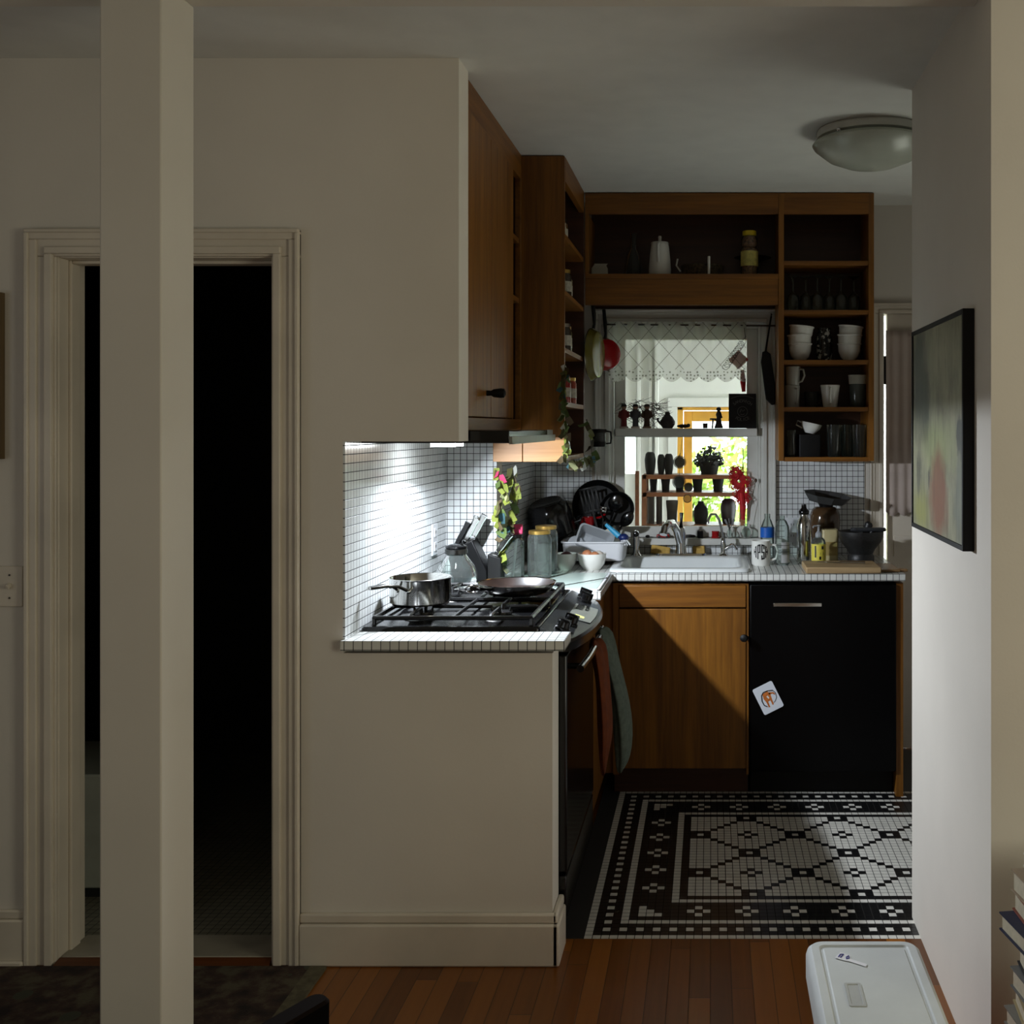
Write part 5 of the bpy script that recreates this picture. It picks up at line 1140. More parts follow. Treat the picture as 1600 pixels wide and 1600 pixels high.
m = MB(); m.lathe([(0.0392, 0.045), (0.0392, 0.112)], (0, 0, 0), 28); build('label', m, mat('snack_label', (206, 196, 110), 0.6, var=0.2, scale=40), t)
m = MB(); m.rings([rr(0, 0, 0.036, 0.02, 0.006, 0), rr(0, 0, 0.036, 0.02, 0.006, 0.036), rr(0.002, 0, 0.028, 0.010, 0.005, 0.05), rr(0.006, 0, 0.030, 0.003, 0.002, 0.058)]); one('paper_bag', m, mat('white_paper_bag', (190, 186, 172), 0.8, bump=0.5, bscale=50), 'small crumpled white paper bag at corner of shelf above window', 'bag', shf(937))
m = MB(); m.lathe([(0, 0), (0.04, 0), (0.045, 0.02), (0.03, 0.10), (0.014, 0.13), (0.014, 0.19), (0.018, 0.20)], (0, 0, 0), 28); one('glass_decanter', m, SMOKE, 'dark glass decanter beside the white coffee pot', 'decanter', shf(990, 4.97))
t = thing('woven_basket', 'dark woven basket with two pale handles above window', 'basket', shf(1098, 4.96))
m = MB(); m.lathe([(0, 0), (0.085, 0), (0.098, 0.05), (0.096, 0.052), (0.082, 0.006), (0, 0.005)], (0, 0, 0), 36); build('bowl', m, mat('dark_wicker', (70, 60, 42), 0.8, var=0.5, scale=90, bump=0.8, bscale=120), t)
m = MB(); m.tube([(-0.10, -0.02, 0.025), (-0.118, -0.03, 0.05), (-0.112, -0.03, 0.08)], 0.004, 8); m.tube([(0.028, -0.10, 0.0), (0.028, -0.108, 0.04), (0.028, -0.10, 0.08)], 0.006, 8); build('handles', m, CERAM, t)
m = MB(); m.lathe([(0.03, 0), (0.032, 0.003), (0.012, 0.01), (0.012, 0.07), (0.06, 0.09), (0.085, 0.098), (0.083, 0.1), (0, 0.088)], (0, 0, 0), 30); one('glass_cake_stand', m, SMOKE, 'glass footed dish behind the yellow lidded jar', 'cake stand', shf(1176, 5.02))

# ------------------------------------------------------------------ dishes in the dish shelf unit
def shd(px, lvl, Y=4.93): q = W(px, 0, Y); q.z = ([*sh_z, 1.357][lvl])+0.0105; return q
GT = glass('shelf_glass', (214, 222, 216), 2.2, 0.05, 0.985)
wn_pos = [(1239, 4.90), (1259, 4.93), (1277, 4.90), (1296, 4.93), (1314, 4.90), (1334, 4.93)]
for k, (px, Y) in enumerate(wn_pos):
    q = shd(px, 1, Y)
    lb = ['stemless glass nearest the window on the upper glass shelf', 'second upturned glass from the window on the glass shelf', 'third upturned glass from window on the glass shelf', 'fourth upturned glass from window on the glass shelf', 'fifth upturned glass from window on glass shelf', 'last upturned glass, nearest door end of glass shelf'][k]
    if k == 0:
        m = MB(); m.lathe([(0.022, 0), (0.029, 0.018), (0.031, 0.045), (0.026, 0.07), (0.008, 0.085), (0.004, 0.095), (0.004, 0.145), (0.028, 0.158), (0.028, 0.160), (0, 0.161)], (0, 0, 0), 24)
        g0 = one('wine_glass', m, GT, lb.replace('stemless', 'upturned stem'), 'glass', q, 'glasses on the upper shelf')
    else: dup(g0, q, lb)
for px, side, sgn in ((1250, 'window', -1), (1327, 'door', 1)):
    q = shd(px, 2); r = 0.057
    for k in range(3):
        nm = ['bottom', 'middle', 'top'][k]
        M_ = Matrix.Rotation((0.0, 0.03*sgn, 0.10)[k] if k else 0.0, 3, 'Y')
        m = MB(); m.lathe([(v_[0]*0.96 if k == 0 else v_[0], v_[1]) for v_ in deep_bowl(r, 0.078)], (0, 0, 0), 36, M_)
        one('white_bowl', m, CERAM, 'white bowl, %s of three stacked at the %s end of shelf' % (nm, side), 'bowl', q+Vector((0.0, 0, 0.039*k+0.0005)), 'white bowls on the middle shelf')
m = MB(); m.lathe([(0, 0), (0.032, 0), (0.036, 0.01), (0.036, 0.11), (0.028, 0.135), (0.03, 0.15), (0, 0.15)], (0, 0, 0), 30)
n = NT('speckled_black'); v = n.obj(); f = n.noise(v, 55, 2); n.set(n.ramp(f, [(0.56, lin((12, 12, 13))), (0.62, lin((170, 170, 164)))]), 0.2)
one('speckled_canister', m, n.m, 'black canister with white speckles between two bowl stacks', 'canister', shd(1288, 2, 4.96))
def mug(loc, r, h, mt, lb, ang, grp='mugs on the mug shelf', taper=0.9):
    t = thing('coffee_mug', lb, 'mug', loc, grp)
    m = MB(); m.lathe([(0, 0), (r*taper*0.95, 0), (r*taper, 0.004), (r, h-0.002), (r-0.002, h), (r-0.004, h-0.003), (r*taper-0.003, 0.008), (0, 0.006)], (0, 0, 0), 30); build('body', m, mt, t)
    d = Vector((math.cos(ang), math.sin(ang), 0)); m = MB(); m.tube([d*(r*0.93)+Vector((0, 0, h*0.85)), d*(r+0.018)+Vector((0, 0, h*0.82)), d*(r+0.024)+Vector((0, 0, h*0.5)), d*(r+0.012)+Vector((0, 0, h*0.2)), d*(r*0.88)+Vector((0, 0, h*0.16))], 0.0045, 8); build('handle', m, mt, t)
GREYC = mat('grey_ceramic', (170, 170, 162), 0.25, var=0.03)
q = shd(1238, 3); mug(q, 0.034, 0.098, GREYC, 'lower grey white mug of the stacked pair by the window', -1.2)
mug(q+Vector((0.002, 0, 0.0985)), 0.033, 0.085, GREYC, 'upper grey white mug of the stacked pair by the window', -0.5)
mug(shd(1297, 3), 0.044, 0.100, CERAM, 'flared white mug standing alone in the middle of mug shelf', -1.65, taper=0.72)
mug(shd(1268, 3, 5.0), 0.034, 0.072, SMOKE, 'small smoky glass mug behind the flared white mug', 0.2)
t = thing('jar_tumbler', 'dark glass tumbler with white screw top at door end of mug shelf', 'tumbler', shd(1340, 3))
m = MB(); m.lathe([(0, 0), (0.030, 0), (0.034, 0.01), (0.038, 0.09), (0.038, 0.108)], (0, 0, 0), 30); build('glass_body', m, mat('grey_glass', (70, 78, 74), 0.1), t)
m = MB(); m.lathe([(0.0385, 0.104), (0.042, 0.140), (0.043, 0.144), (0, 0.144)], (0, 0, 0), 30); build('screw_top', m, mat('offwhite_plastic', (196, 194, 180), 0.5), t)
m = MB(); m.rings([rr(0, 0, 0.048, 0.045, 0.006, 0), rr(0, 0, 0.048, 0.045, 0.006, 0.098)]); q = shd(1264, 4, 4.94); one('dark_tin_box', m, BLACKM, 'dark square tin under the tipped teacup', 'tin', q)
t = thing('white_teacup', 'white teacup tipped sideways on a dark tin', 'teacup', q+Vector((0.002, 0, 0.104)))
M_ = Matrix.Rotation(0.22, 3, 'Y')
m = MB(); m.lathe([(0, 0), (0.022, 0), (0.024, 0.003), (0.042, 0.026), (0.048, 0.046), (0.045, 0.046), (0.036, 0.022), (0, 0.006)], (0, 0, 0), 32, M_); build('body', m, CERAM, t)
m = MB(); m.tube([M_@Vector(v_) for v_ in ((-0.044, 0, 0.040), (-0.064, 0, 0.044), (-0.066, 0, 0.024), (-0.036, 0, 0.016))], 0.0035, 8); build('handle', m, CERAM, t)
m = MB(); m.lathe([(0, 0), (0.022, 0), (0.024, 0.02), (0.020, 0.09), (0.023, 0.1), (0.021, 0.118)], (0, 0, 0), 24); one('cut_glass_shaker', m, GT, 'cut glass shaker at window end of lowest shelf', 'shaker', shd(1236, 4, 4.90))
m = MB(); m.lathe([(0, 0.004), (0.026, 0), (0.028, 0.006), (0.033, 0.142), (0.0315, 0.142)], (0, 0, 0), 26)
tg = [(1303, 4.90, 'tall clear tumbler nearest the dark tin'), (1324, 4.95, 'tall clear tumbler in middle of lowest shelf row'), (1343, 4.90, 'tall clear tumbler at door end of lowest shelf')]
for k, (px, Y, lb) in enumerate(tg):
    q = shd(px, 4, Y)
    if k == 0: g0 = one('tall_tumbler', m, GT, lb, 'glass', q, 'tumblers on the lowest shelf')
    else: dup(g0, q, lb)

# ------------------------------------------------------------------ dishwasher magnet, towels
c = W(1200, 1090, YF-0.012); ang = math.radians(-25.5)
t = thing('picture_magnet', 'white card magnet with an orange figure on the black dishwasher', 'magnet', (c.x, YF-0.0165, c.z))
Rm = Matrix.Rotation(-ang, 3, 'Y').inverted()
def mg(u, w_, d=0.0): v_ = Matrix.Rotation(math.radians(-26.5), 3, 'Y')@Vector((u, 0, w_)); return Vector((v_.x, -d, v_.z))
m = MB(); ring0 = [mg(v_.x, v_.y, 0.0) for v_ in rr(0, 0, 0.044, 0.057, 0.007, 0)]; ring1 = [v_+Vector((0, -0.002, 0)) for v_ in ring0]; m.rings([ring0, ring1]); build('card', m, mat('white_card', (226, 230, 238), 0.4, var=0.01), t)
ORG = mat('orange_print', (200, 112, 46), 0.6, var=0.12, scale=90)
m = MB()
for poly in ([(-0.014, 0.024), (0.008, 0.026), (0.016, 0.014), (0.012, -0.012), (-0.014, -0.014), (-0.018, 0.004)], [(0.012, 0.020), (0.030, 0.012), (0.034, 0.002), (0.029, 0.000), (0.024, 0.008), (0.010, 0.010)], [(-0.014, -0.012), (-0.006, -0.013), (-0.008, -0.036), (-0.014, -0.036)], [(0.004, -0.013), (0.012, -0.012), (0.010, -0.032), (0.004, -0.034)]):
    m.add([mg(a, b, 0.0024) for a, b in poly], [tuple(range(len(poly)))])
build('orange_figure', m, ORG, t, smooth=0)
m = MB(); m.add([mg(a, b, 0.0027) for a, b in ((-0.004, 0.008), (0.003, 0.010), (0.005, -0.002), (0.000, -0.004))], [(0, 1, 2, 3)]); build('white_patch', m, CERAM, t, smooth=0)
m = MB(); m.tube([mg(a, b, 0.0024) for a, b in ((-0.018, -0.030), (-0.027, -0.020), (-0.028, -0.002), (-0.020, 0.020), (-0.008, 0.029), (0.012, 0.027), (0.030, 0.020), (0.036, 0.006), (0.032, -0.012), (0.020, -0.024), (0.012, -0.026))], [0.0020, 0.0022, 0.0022, 0.0018, 0.0016, 0.0018, 0.0018, 0.0014, 0.0011, 0.0009, 0.0007], 5); build('black_lasso', m, INK, t)
def towel(name, rows, mt, label, seed):
    rd = random.Random(seed); m = MB(); rs = []; N = 28
    for i, (cx, cy, z, hx, hy) in enumerate(rows):
        r_ = []
        for k in range(N):
            a = 2*PI*k/N; fo = 1+0.24*math.sin(5*a+i*0.25)+0.14*math.sin(9*a-0.3*i)
            r_.append(Vector((cx+hx*math.cos(a)*fo, cy+hy*math.sin(a)*(1+0.05*math.sin(7*a)), z+0.008*math.sin(3*a+i))))
        rs.append(r_)
    m.rings(rs); return one(name, m, mt, label, 'towel', (rows[0][0], rows[0][1], rows[-1][2]), smooth=180, sub=1, world=True)
towel('terry_towel', [(-0.376, 3.80, 0.806, 0.010, 0.055), (-0.372, 3.80, 0.790, 0.030, 0.065), (-0.352, 3.80, 0.72, 0.024, 0.070), (-0.330, 3.80, 0.64, 0.024, 0.070), (-0.312, 3.80, 0.56, 0.028, 0.072), (-0.302, 3.80, 0.47, 0.030, 0.070), (-0.300, 3.80, 0.40, 0.028, 0.060), (-0.306, 3.80, 0.34, 0.020, 0.035), (-0.314, 3.80, 0.305, 0.006, 0.010)], GREYT, 'green grey terry towel hanging from the oven door handle', 1)
towel('rust_towel', [(-0.376, 3.60, 0.806, 0.008, 0.05), (-0.374, 3.60, 0.790, 0.028, 0.060), (-0.358, 3.60, 0.72, 0.020, 0.065), (-0.350, 3.60, 0.64, 0.018, 0.068), (-0.345, 3.60, 0.55, 0.022, 0.072), (-0.344, 3.605, 0.48, 0.020, 0.060), (-0.350, 3.61, 0.42, 0.012, 0.030), (-0.352, 3.62, 0.35, 0.006, 0.015)], RUST, 'rust orange cloth towel hanging from oven handle before the grey one', 2)

# ------------------------------------------------------------------ strings of paper notes
NOTE = [mat('note_lime', (128, 138, 56), 0.75, var=0.15), mat('note_green', (88, 108, 54), 0.75, var=0.15), mat('note_pale', (156, 160, 116), 0.75, var=0.1), mat('note_white', (190, 192, 182), 0.75), mat('note_teal', (52, 88, 96), 0.75), mat('note_olive', (88, 88, 50), 0.75, var=0.15), mat('note_pink', (220, 70, 116), 0.7), mat('note_brown', (92, 78, 54), 0.75, var=0.15)]
def notes(name, label, line, count, seed, face, pinks=0, size=0.02):
    """a string with curled paper slips; face is the way they mostly look"""
    rd = random.Random(seed); line = [Vector(p) for p in line]
    t = thing(name, label, 'garland', line[-1], world=True)
    m = MB(); m.tube(line, 0.0014, 5); build('string', m, mat('garland_string', (96, 92, 60), 0.9), t)
    L = len(line)-1
    for k in range(count):
        f = (k+rd.random()*0.7)/count*L; i = min(int(f), L-1); p = line[i].lerp(line[i+1], f-i)
        w_, h_ = size*(0.7+0.6*rd.random()), size*(1.1+0.9*rd.random())
        R = Matrix.Rotation(rd.uniform(-0.9, 0.9), 3, 'Z')@Matrix.Rotation(rd.uniform(-0.7, 0.7), 3, 'Y')@Matrix.Rotation(rd.uniform(-0.5, 0.5), 3, 'X')
        off = Vector(face)*rd.uniform(0.002, 0.016)+Vector((rd.uniform(-1, 1)*0.014*(1-abs(face[0])), rd.uniform(-1, 1)*0.014*(1-abs(face[1])), 0))
        m = MB(); vs = []; cur = rd.uniform(-0.5, 0.8)
        ux = Vector((1, 0, 0)) if abs(face[1]) > 0.5 else Vector((0, 1, 0)); nf = Vector(face)
        for q in range(5):
            g_ = q/4; bend = cur*h_*g_*g_
            for s_ in (-1, 1): vs.append(p+off+R@(ux*(s_*w_/2*(1-0.25*abs(g_-0.4)))+Vector((0, 0, -h_*g_))+nf*bend))
        m.add(vs, [(2*q, 2*q+1, 2*q+3, 2*q+2) for q in range(4)])
        mt = NOTE[6] if k in range(2, 2+pinks) else NOTE[rd.choice((0, 0, 0, 1, 1, 1, 2, 2, 3, 5, 5, 7, 7, 4))]
        build('paper_note', m, mt, t, smooth=60)
notes('note_garland', 'lime and pink paper notes strung down the recess corner behind jars', [W(776, 730, 4.165), W(786, 768, 4.17), W(780, 800, 4.18), W(786, 850, 4.18), W(778, 895, 4.18)], 44, 11, (0, -1, 0), 2, 0.023)
notes('note_garland', 'green paper notes trailing in shade under the spice shelves by wall', [W(800, 728, 4.24), W(806, 770, 4.26), W(796, 810, 4.26), W(792, 850, 4.26)], 34, 12, (0, -1, 0), 0, 0.023)
notes('note_garland', 'pale and teal paper notes strung up the front edge of spice shelves', [W(881, 570, 4.16)+Vector((0.004, 0, 0)), W(883, 600, 4.155), W(884, 640, 4.155), W(887, 680, 4.15), W(884, 715, 4.15)], 40, 13, (0, -1, 0), 0, 0.019)
notes('note_garland', 'cluster of green notes dangling below the corner of spice shelves', [W(890, 720, 4.22), W(905, 722, 4.3), W(915, 716, 4.5), W(928, 712, 4.7)], 24, 14, (0, -1, 0), 0, 0.023)
notes('note_garland', 'few yellow paper notes hung beside the black coffee pot', [W(917, 655, 4.81), W(922, 680, 4.82), W(925, 715, 4.82)], 7, 15, (0, -1, 0), 0, 0.024)

# ------------------------------------------------------------------ kitchen ceiling lamp
c = Vector((W(1361, 0, 3.83).x, 3.83, ZC))
t = thing('ceiling_lamp', 'round frosted glass flush ceiling lamp in the kitchen', 'lamp', c)
m = MB(); m.lathe([(0, 0), (0.185, 0), (0.19, -0.006), (0.188, -0.028), (0.17, -0.032)], (0, 0, 0), 48); build('pan', m, mat('lamp_pan', (206, 206, 198), 0.4), t)
m = MB(); m.lathe([(0.168, -0.03), (0.196, -0.040), (0.204, -0.050), (0.198, -0.060), (0.150, -0.098), (0.09, -0.122), (0.04, -0.132), (0, -0.134)], (0, 0, 0), 48); build('glass_bowl', m, mat('frosted_glass', (182, 186, 172), 0.25, var=0.04), t)
for a in (-2.3, -0.2, 1.9):
    m = MB(); m.ball((0.195*math.cos(a), 0.195*math.sin(a), -0.034), 0.008); build('clip', m, CHROME, t)

# ------------------------------------------------------------------ passage: painting, switch, picture edge
y0, y1, z0, z1, xw, xf = 2.57, 3.226, 1.209, 1.777, 0.616, 0.589
t = thing('framed_painting', 'abstract green and rust painting in a thin black frame', 'painting', (xw, 2.9, 1.209), world=True)
m = MB(); w_ = 0.012
m.box(xf, xw, y0, y0+w_, z0, z1); m.box(xf, xw, y1-w_, y1, z0, z1); m.box(xf, xw, y0+w_, y1-w_, z0, z0+w_); m.box(xf, xw, y0+w_, y1-w_, z1-w_, z1); build('frame', m, BLACKM, t, bevel=0.001)
n = NT('abstract_painting'); g = n.node('ShaderNodeNewGeometry'); x, y, z = n.sep(g.outputs['Position'])
uu = n.math('DIVIDE', n.math('SUBTRACT', y1, y), y1-y0); vv = n.math('DIVIDE', n.math('SUBTRACT', z, z0), z1-z0)     # 0 at far end, 1 near; 0 bottom
pv = n.comb(uu, vv, 0.0)
wob = n.math('MULTIPLY', n.math('SUBTRACT', n.noise(n.scale(pv, (5, 5, 1)), 1.0, 5, 0.65), 0.5), 0.22)
wob2 = n.math('MULTIPLY', n.math('SUBTRACT', n.noise(n.scale(pv, (9, 2.5, 4)), 1.0, 5, 0.65), 0.5), 0.30)
def blob(cx, cy, rx, ry, soft=0.6):
    a = n.math('DIVIDE', n.math('ADD', n.math('SUBTRACT', uu, cx), wob2), rx); b = n.math('DIVIDE', n.math('ADD', n.math('SUBTRACT', vv, cy), wob), ry)
    d = n.math('SQRT', n.math('ADD', n.math('MULTIPLY', a, a), n.math('MULTIPLY', b, b)))
    return n.math('DIVIDE', n.math('SUBTRACT', 1.0, d), soft, clamp=True)
base = n.ramp(n.noise(n.scale(pv, (7, 4, 1)), 1.0, 6, 0.6), [(0.3, lin((112, 110, 88))), (0.5, lin((142, 140, 114))), (0.72, lin((166, 162, 134)))])
for cx, cy, rx, ry, so, cc, st in ((0.15, 0.75, 0.20, 0.36, 0.5, (34, 40, 34), 0.9), (0.30, 0.62, 0.10, 0.30, 0.5, (48, 52, 42), 0.8), (0.60, 0.86, 0.42, 0.16, 0.9, (176, 172, 146), 0.6), (0.55, 0.42, 0.40, 0.16, 0.7, (150, 158, 104), 0.7), (0.95, 0.48, 0.11, 0.11, 0.25, (44, 46, 46), 0.9), (0.93, 0.20, 0.12, 0.24, 0.5, (116, 122, 108), 0.8), (0.55, 0.20, 0.20, 0.26, 0.45, (126, 68, 40), 0.85), (0.18, 0.10, 0.22, 0.14, 0.6, (140, 140, 72), 0.8), (0.14, 0.26, 0.05, 0.14, 0.5, (60, 60, 52), 0.7), (0.38, 0.28, 0.03, 0.08, 0.5, (54, 54, 48), 0.8)):
    base = n.mix(n.math('MULTIPLY', blob(cx, cy, rx, ry, so), st), base, lin(cc))
stk = n.noise(n.scale(pv, (26, 3, 1)), 1.0, 4, 0.6)
base = n.mix(n.math('MULTIPLY', n.math('SUBTRACT', stk, 0.52), 2.6, clamp=True), base, lin((62, 64, 50)))
n.set(base, 0.45)
m = MB(); m.box(xf+0.004, xf+0.012, y0+w_, y1-w_, z0+w_, z1-w_); build('canvas', m, n.m, t)
q = W(17, 916, YN)
t = thing('light_switch', 'white toggle light switch beside the bathroom door casing', 'switch', (q.x, YN-0.003, q.z))
m = MB(); m.box(-0.037, 0.037, -0.003, 0.003, -0.057, 0.057); build('cover_plate', m, TRIM, t, bevel=0.003)
m = MB(); m.obox((0, -0.008, 0.002), (0.009, 0.016, 0.012), Matrix.Rotation(0.4, 3, 'X')); build('toggle', m, TRIM, t, bevel=0.002)
m = MB(); m.ball((0, -0.003, 0.032), 0.003); m.ball((0, -0.003, -0.032), 0.003); build('screw', m, DSTEEL, t)
t = thing('wall_picture', 'brown wooden picture frame edge on the wall beside bathroom door', 'picture', (-2.15, YN-0.001, 1.41), world=True)
x1_ = W(8, 0, YN).x; zt, zb = W(0, 458, YN).z, W(0, 717, YN).z
m = MB(); m.box(x1_-0.03, x1_, YN-0.022, YN-0.001, zb, zt); m.box(-2.35, -2.32, YN-0.022, YN-0.001, zb, zt); m.box(-2.32, x1_-0.03, YN-0.022, YN-0.001, zb, zb+0.03); m.box(-2.32, x1_-0.03, YN-0.022, YN-0.001, zt-0.03, zt); build('frame', m, wood('brown_frame', (92, 74, 46), (120, 98, 66), 2), t)
m = MB(); m.box(-2.32, x1_-0.03, YN-0.010, YN-0.002, zb+0.03, zt-0.03); build('print', m, mat('picture_print', (150, 140, 120), 0.7, var=0.3, scale=4), t)

# rug, floor register strip, cooler, books, chair
n = NT('rug_pattern'); v = n.obj(); f = n.noise(v, 14, 4, 0.6); f2 = n.noise(v, 5, 2)
vo = n.node('ShaderNodeTexVoronoi'); n.link(v, vo.inputs['Vector']); vo.inputs['Scale'].default_value = 9
c1 = n.ramp(f, [(0.35, lin((30, 22, 20))), (0.5, lin((62, 44, 36))), (0.62, lin((84, 78, 60)))])
n.set(n.mix(n.math('LESS_THAN', vo.outputs['Distance'], 0.22), c1, lin((64, 66, 52))), 0.95); n.bump(n.noise(v, 300, 2), 0.6, 0.002)
t = thing('area_rug', 'dark patterned rug on the floor in front of the bathroom door', 'rug', (-2.1, 2.2, 0.0), world=True)
xr = W(512, 0, 3.055).x
m = MB(); m.box(-3.1, xr-0.045, 0.9, 3.045, 0.0005, 0.009); build('pile', m, n.m, t)
m = MB(); m.box(xr-0.045, xr, 0.9, 3.045, 0.0005, 0.009); build('border', m, mat('rug_border', (92, 86, 66), 0.95, var=0.25, scale=40), t)
t = thing('picnic_cooler', 'white lidded red cooler on the floor against the passage wall', 'cooler', (0.33, 2.25, 0), world=True)
hc = 0.36; Yc_ = (EYE-hc)*F/(1467-CY); cx0, cx1 = W(1257, 0, Yc_).x, W(1434, 0, Yc_).x; yc1, yc0 = Yc_, Yc_-0.44; ccx, ccy, chx, chy = (cx0+cx1)/2, (yc0+yc1)/2, (cx1-cx0)/2, (yc1-yc0)/2
m = MB(); m.rings([rr(ccx, ccy, chx-0.022, chy-0.022, 0.03, 0.0), rr(ccx, ccy, chx-0.012, chy-0.012, 0.03, 0.29)]); build('red_body', m, mat('red_plastic', (176, 16, 26), 0.4), t, bevel=0.004)
m = MB(); m.rings([rr(ccx, ccy, chx, chy, 0.035, 0.292, 7), rr(ccx, ccy, chx, chy, 0.035, 0.340, 7), rr(ccx, ccy, chx-0.004, chy-0.004, 0.033, 0.353, 7), rr(ccx, ccy, chx-0.012, chy-0.012, 0.028, hc, 7), rr(ccx, ccy, chx-0.028, chy-0.028, 0.014, hc, 7), rr(ccx, ccy, chx-0.031, chy-0.031, 0.012, hc-0.004, 7), rr(ccx, ccy, chx-0.036, chy-0.036, 0.010, hc-0.004, 7), rr(ccx, ccy, chx-0.039, chy-0.039, 0.009, hc-0.001, 7)])
ld = build('lid', m, mat('lid_white', (212, 216, 216), 0.45, var=0.03, bump=0.1, bscale=150), t, smooth=35)
m = MB(); m.rings([rr(ccx-0.045, ccy-0.02, 0.017, 0.045, 0.004, hc-0.0008), rr(ccx-0.045, ccy-0.02, 0.017, 0.045, 0.004, hc+0.001), rr(ccx-0.045, ccy-0.02, 0.012, 0.040, 0.003, hc+0.001), rr(ccx-0.045, ccy-0.02, 0.011, 0.039, 0.003, hc-0.0005)]); build('lid_latch', m, mat('latch_grey', (186, 188, 186), 0.45), ld)
t = thing('paper_tag', 'white paper tag with blue marks on the cooler lid', 'tag', W(1325, 1498, (EYE-hc)*F/(1498-CY)), world=True)
def ol(px, py, d=0.0008): Yq = (EYE-hc)*F/(py-CY); q = W(px, py, Yq); q.z = hc+d; return q
m = MB(); m.add([ol(*q) for q in ((1304, 1497), (1313, 1488), (1328, 1493), (1330, 1499), (1355, 1507), (1353, 1511), (1328, 1503), (1318, 1501))], [(0, 1, 2, 3, 4, 5, 6, 7)]); build('tag', m, mat('tag_paper', (236, 236, 240), 0.7), t, smooth=0)
m = MB(); m.tube([ol(1310, 1496, 0.0014), ol(1313, 1492, 0.0014), ol(1318, 1492, 0.0014), ol(1313, 1497, 0.0014)], 0.0011, 5); m.tube([ol(1322, 1497, 0.0014), ol(1326, 1494, 0.0014), ol(1327, 1498, 0.0014), ol(1322, 1499, 0.0014)], 0.0011, 5); build('blue_marks', m, mat('blue_ink', (34, 40, 150), 0.6), t)
# books piled on a low stand by the passage wall
Yk = 2.16
def bk(px): return W(px+6, 0, 2.31).x
def zk(py): return EYE-(py-CY)*2.31/F
t = thing('low_stand', 'low dark wooden stand under the pile of books', 'stand', (bk(1640), Yk+0.05, 0), world=True)
m = MB(); zs = zk(1600)-0.02; m.box(bk(1585), bk(1585)+0.30, Yk-0.10, Yk+0.20, zs-0.03, zs)
for a in (bk(1590), bk(1590)+0.26):
    for b in (Yk-0.09, Yk+0.16): m.box(a, a+0.03, b, b+0.03, 0, zs-0.03)
build('stand', m, WDARK, t, bevel=0.003)
BK = [(1600, 1572, 1572, (124, 120, 112), 'grey covered book at the bottom of the pile', 0.10), (1572, 1542, 1574, (160, 144, 108), 'thick tan paged book second from bottom of the pile', -0.08), (1542, 1510, 1583, (104, 104, 102), 'grey book third from the bottom of pile', 0.12), (1510, 1452, 1583, (26, 26, 34), 'white paged book with black cover in the pile', -0.05), (1452, 1424, 1568, (30, 34, 62), 'navy covered book sticking out of the pile', 0.16), (1424, 1392, 1582, (120, 60, 46), 'red brown covered book near the top of pile', 0.05), (1392, 1358, 1584, (150, 132, 112), 'thin tan covered book second from top of pile', 0.12), (1358, 1336, 1596, (196, 190, 176), 'white book on top of the pile', 0.0)]
for py0, py1, px, cc, lb, ry in BK:
    z0_, z1_ = zk(py0)+0.0005, zk(py1)-0.0005; th = z1_-z0_; x0_ = bk(px)
    t = thing('stacked_book', lb, 'book', (x0_+0.085, Yk+0.05, z0_), 'books in the pile by the wall', rz=ry)
    m = MB(); m.box(-0.085, 0.085, -0.115, 0.115, 0, 0.003); m.box(-0.085, 0.085, -0.115, 0.115, th-0.003, th); m.box(0.082, 0.085, -0.115, 0.115, 0.003, th-0.003); build('cover', m, mat('book_cover', cc, 0.5), t)
    m = MB(); m.box(-0.080, 0.082, -0.110, 0.110, 0.003, th-0.003); build('pages', m, PAPER, t)
# slim black bin whose corner shows at the bottom
c = W(522, 1558, 2.0)
t = thing('slim_bin', 'slim black bin with brownish top rim beside the rug edge', 'bin', (c.x, c.y, 0), rz=math.atan2(-0.88, -0.475))
m = MB(); L_, T_, H_ = 0.34, 0.044, c.z
m.rings([rr(L_/2, -T_/2-0.002, L_/2-0.004, T_/2-0.004, 0.015, 0), rr(L_/2, -T_/2-0.002, L_/2, T_/2, 0.016, H_-0.006)]); build('bin_body', m, mat('bin_black', (3, 3, 3), 0.8, spec=0.05), t)
m = MB(); m.rings([rr(L_/2, -T_/2-0.002, L_/2, T_/2, 0.016, H_-0.006), rr(L_/2, -T_/2-0.002, L_/2-0.004, T_/2-0.004, 0.016, H_)]); build('lid', m, mat('brown_lid', (22, 15, 11), 0.9, spec=0.05), t)

# ------------------------------------------------------------------ porch rack and what stands on it
YR2 = 6.2
def pr(px, py): return W(px, py, YR2)
rz = [W(0, 741, YR2).z, W(0, 768, YR2).z, W(0, 818, YR2).z]
t = thing('porch_rack', 'brown wooden rack on the porch beyond the window', 'rack', (-0.1, YR2, ZP), world=True)
xa, xb = pr(1006, 0).x, pr(1162, 0).x
for z_ in rz: m = MB(); m.box(xa, xb, YR2-0.11, YR2+0.13, z_-0.022, z_); build('shelf', m, PBROWN, t)
for x_ in (xa-0.005, xb-0.02):
    m = MB(); m.box(x_, x_+0.025, YR2-0.11, YR2-0.08, ZP, rz[0]); build('post', m, PBROWN, t)
    m = MB(); m.box(x_, x_+0.025, YR2+0.10, YR2+0.13, ZP, rz[0]); build('post', m, PBROWN, t)
DK = mat('dark_pottery', (10, 10, 10), 0.6, spec=0.2, var=0.2)
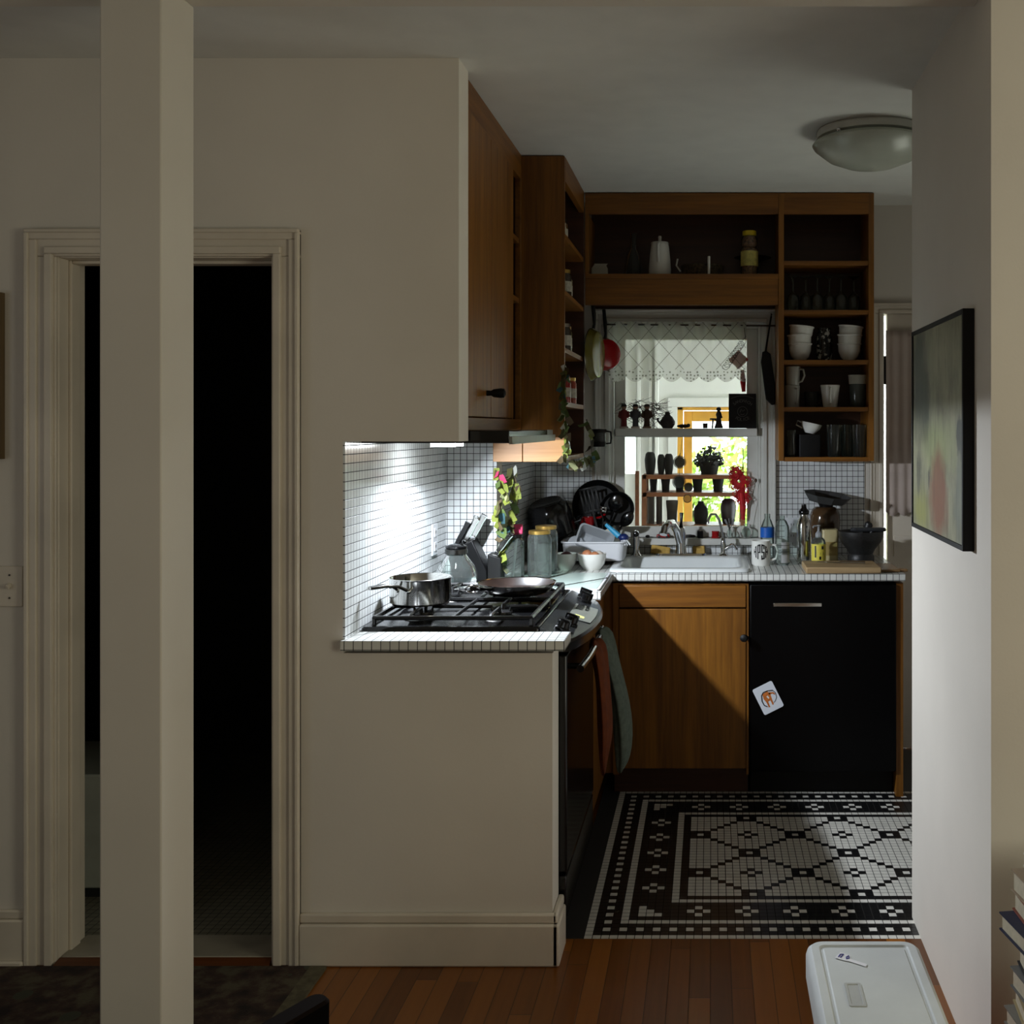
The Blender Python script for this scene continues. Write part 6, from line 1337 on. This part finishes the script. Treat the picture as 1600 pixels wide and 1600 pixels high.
def pot(px, lvl, r, h, lb, shape=0, mt=None, nm='dark_pot', cat='pot'):
    q = pr(px, 0); q.z = rz[lvl]+0.0005
    m = MB(); pf = {0: [(0, 0), (r*0.7, 0), (r*0.9, h*0.3), (r, h*0.65), (r*0.8, h*0.92), (r*0.5, h), (0, h)], 1: [(0, 0), (r*0.8, 0), (r*0.85, h*0.5), (r, h*0.9), (r, h), (0, h)], 2: [(0, 0), (r, 0), (r, h), (0, h)], 3: [(0, 0), (r*0.8, 0), (r, h*0.4), (r*0.9, h*0.7), (r*0.4, h*0.9), (r*0.4, h), (0, h)]}[shape]
    m.lathe(pf, (0, 0, 0), 20); one(nm, m, mt or DK, lb, cat, q)
pot(1016, 0, 0.032, 0.125, 'tall dark rounded pot first on porch rack', 0)
pot(1033, 0, 0.022, 0.112, 'narrow dark pot second on porch rack', 0)
pot(1045, 0, 0.027, 0.115, 'wide dark pot third on porch rack', 0)
m = MB(); rd = random.Random(5); q = pr(1108, 0); q.z = rz[0]
for k in range(260):
    d = Vector((rd.gauss(0, 1), rd.gauss(0, 0.5), abs(rd.gauss(0, 1))*0.9)).normalized()*rd.uniform(0.3, 1.0); p_ = Vector((d.x*0.085, d.y*0.07, 0.05+d.z*0.11)); u_ = Vector((rd.gauss(0, 1), rd.gauss(0, 1), rd.gauss(0, 1))).normalized(); v_ = u_.orthogonal().normalized(); s_ = 0.018
    m.add([p_-u_*s_, p_+v_*s_*0.5, p_+u_*s_, p_-v_*s_*0.5], [(0, 1, 2, 3)])
t = thing('potted_plant', 'dark bushy potted plant on the porch rack', 'plant', q)
build('foliage', m, mat('dark_foliage', (22, 26, 22), 0.7, var=0.2), t, smooth=0)
m = MB(); m.lathe([(0, 0.0005), (0.045, 0.0005), (0.06, 0.07), (0, 0.07)], (0, 0, 0), 20); build('pot', m, DK, t)
for px, r, lb in ((1021, 0.022, 'small black pot at the post end of middle rack shelf'), (1040, 0.026, 'second small black pot on the middle rack shelf'), (1062, 0.026, 'third black pot on the middle rack shelf'), (1090, 0.03, 'wide black pot on the middle rack shelf'), (1122, 0.033, 'fifth black pot toward garden door on middle rack shelf')):
    pot(px, 1, r, 0.072, lb, 1)
BT = mat('brown_boot', (38, 28, 20), 0.7, var=0.3, scale=30)
pot(1017, 2, 0.019, 0.15, 'narrow brown bottle at the post end of low rack shelf', 2, BT, 'brown_bottle', 'bottle')
pot(1030, 2, 0.017, 0.155, 'upright brown box like bottle on low rack shelf', 2, BT, 'brown_bottle', 'bottle')
pot(1050, 2, 0.034, 0.130, 'grey brown rough vase on low rack shelf', 1, mat('rough_vase', (44, 38, 30), 0.8, var=0.3, scale=40), 'rough_vase', 'vase')
pot(1095, 2, 0.042, 0.125, 'big dark kettle shaped pot on low rack shelf', 3)
pot(1138, 2, 0.045, 0.14, 'dark purple pot at garden door end of low rack shelf', 0, mat('purple_pot', (26, 12, 20), 0.4), 'purple_pot')
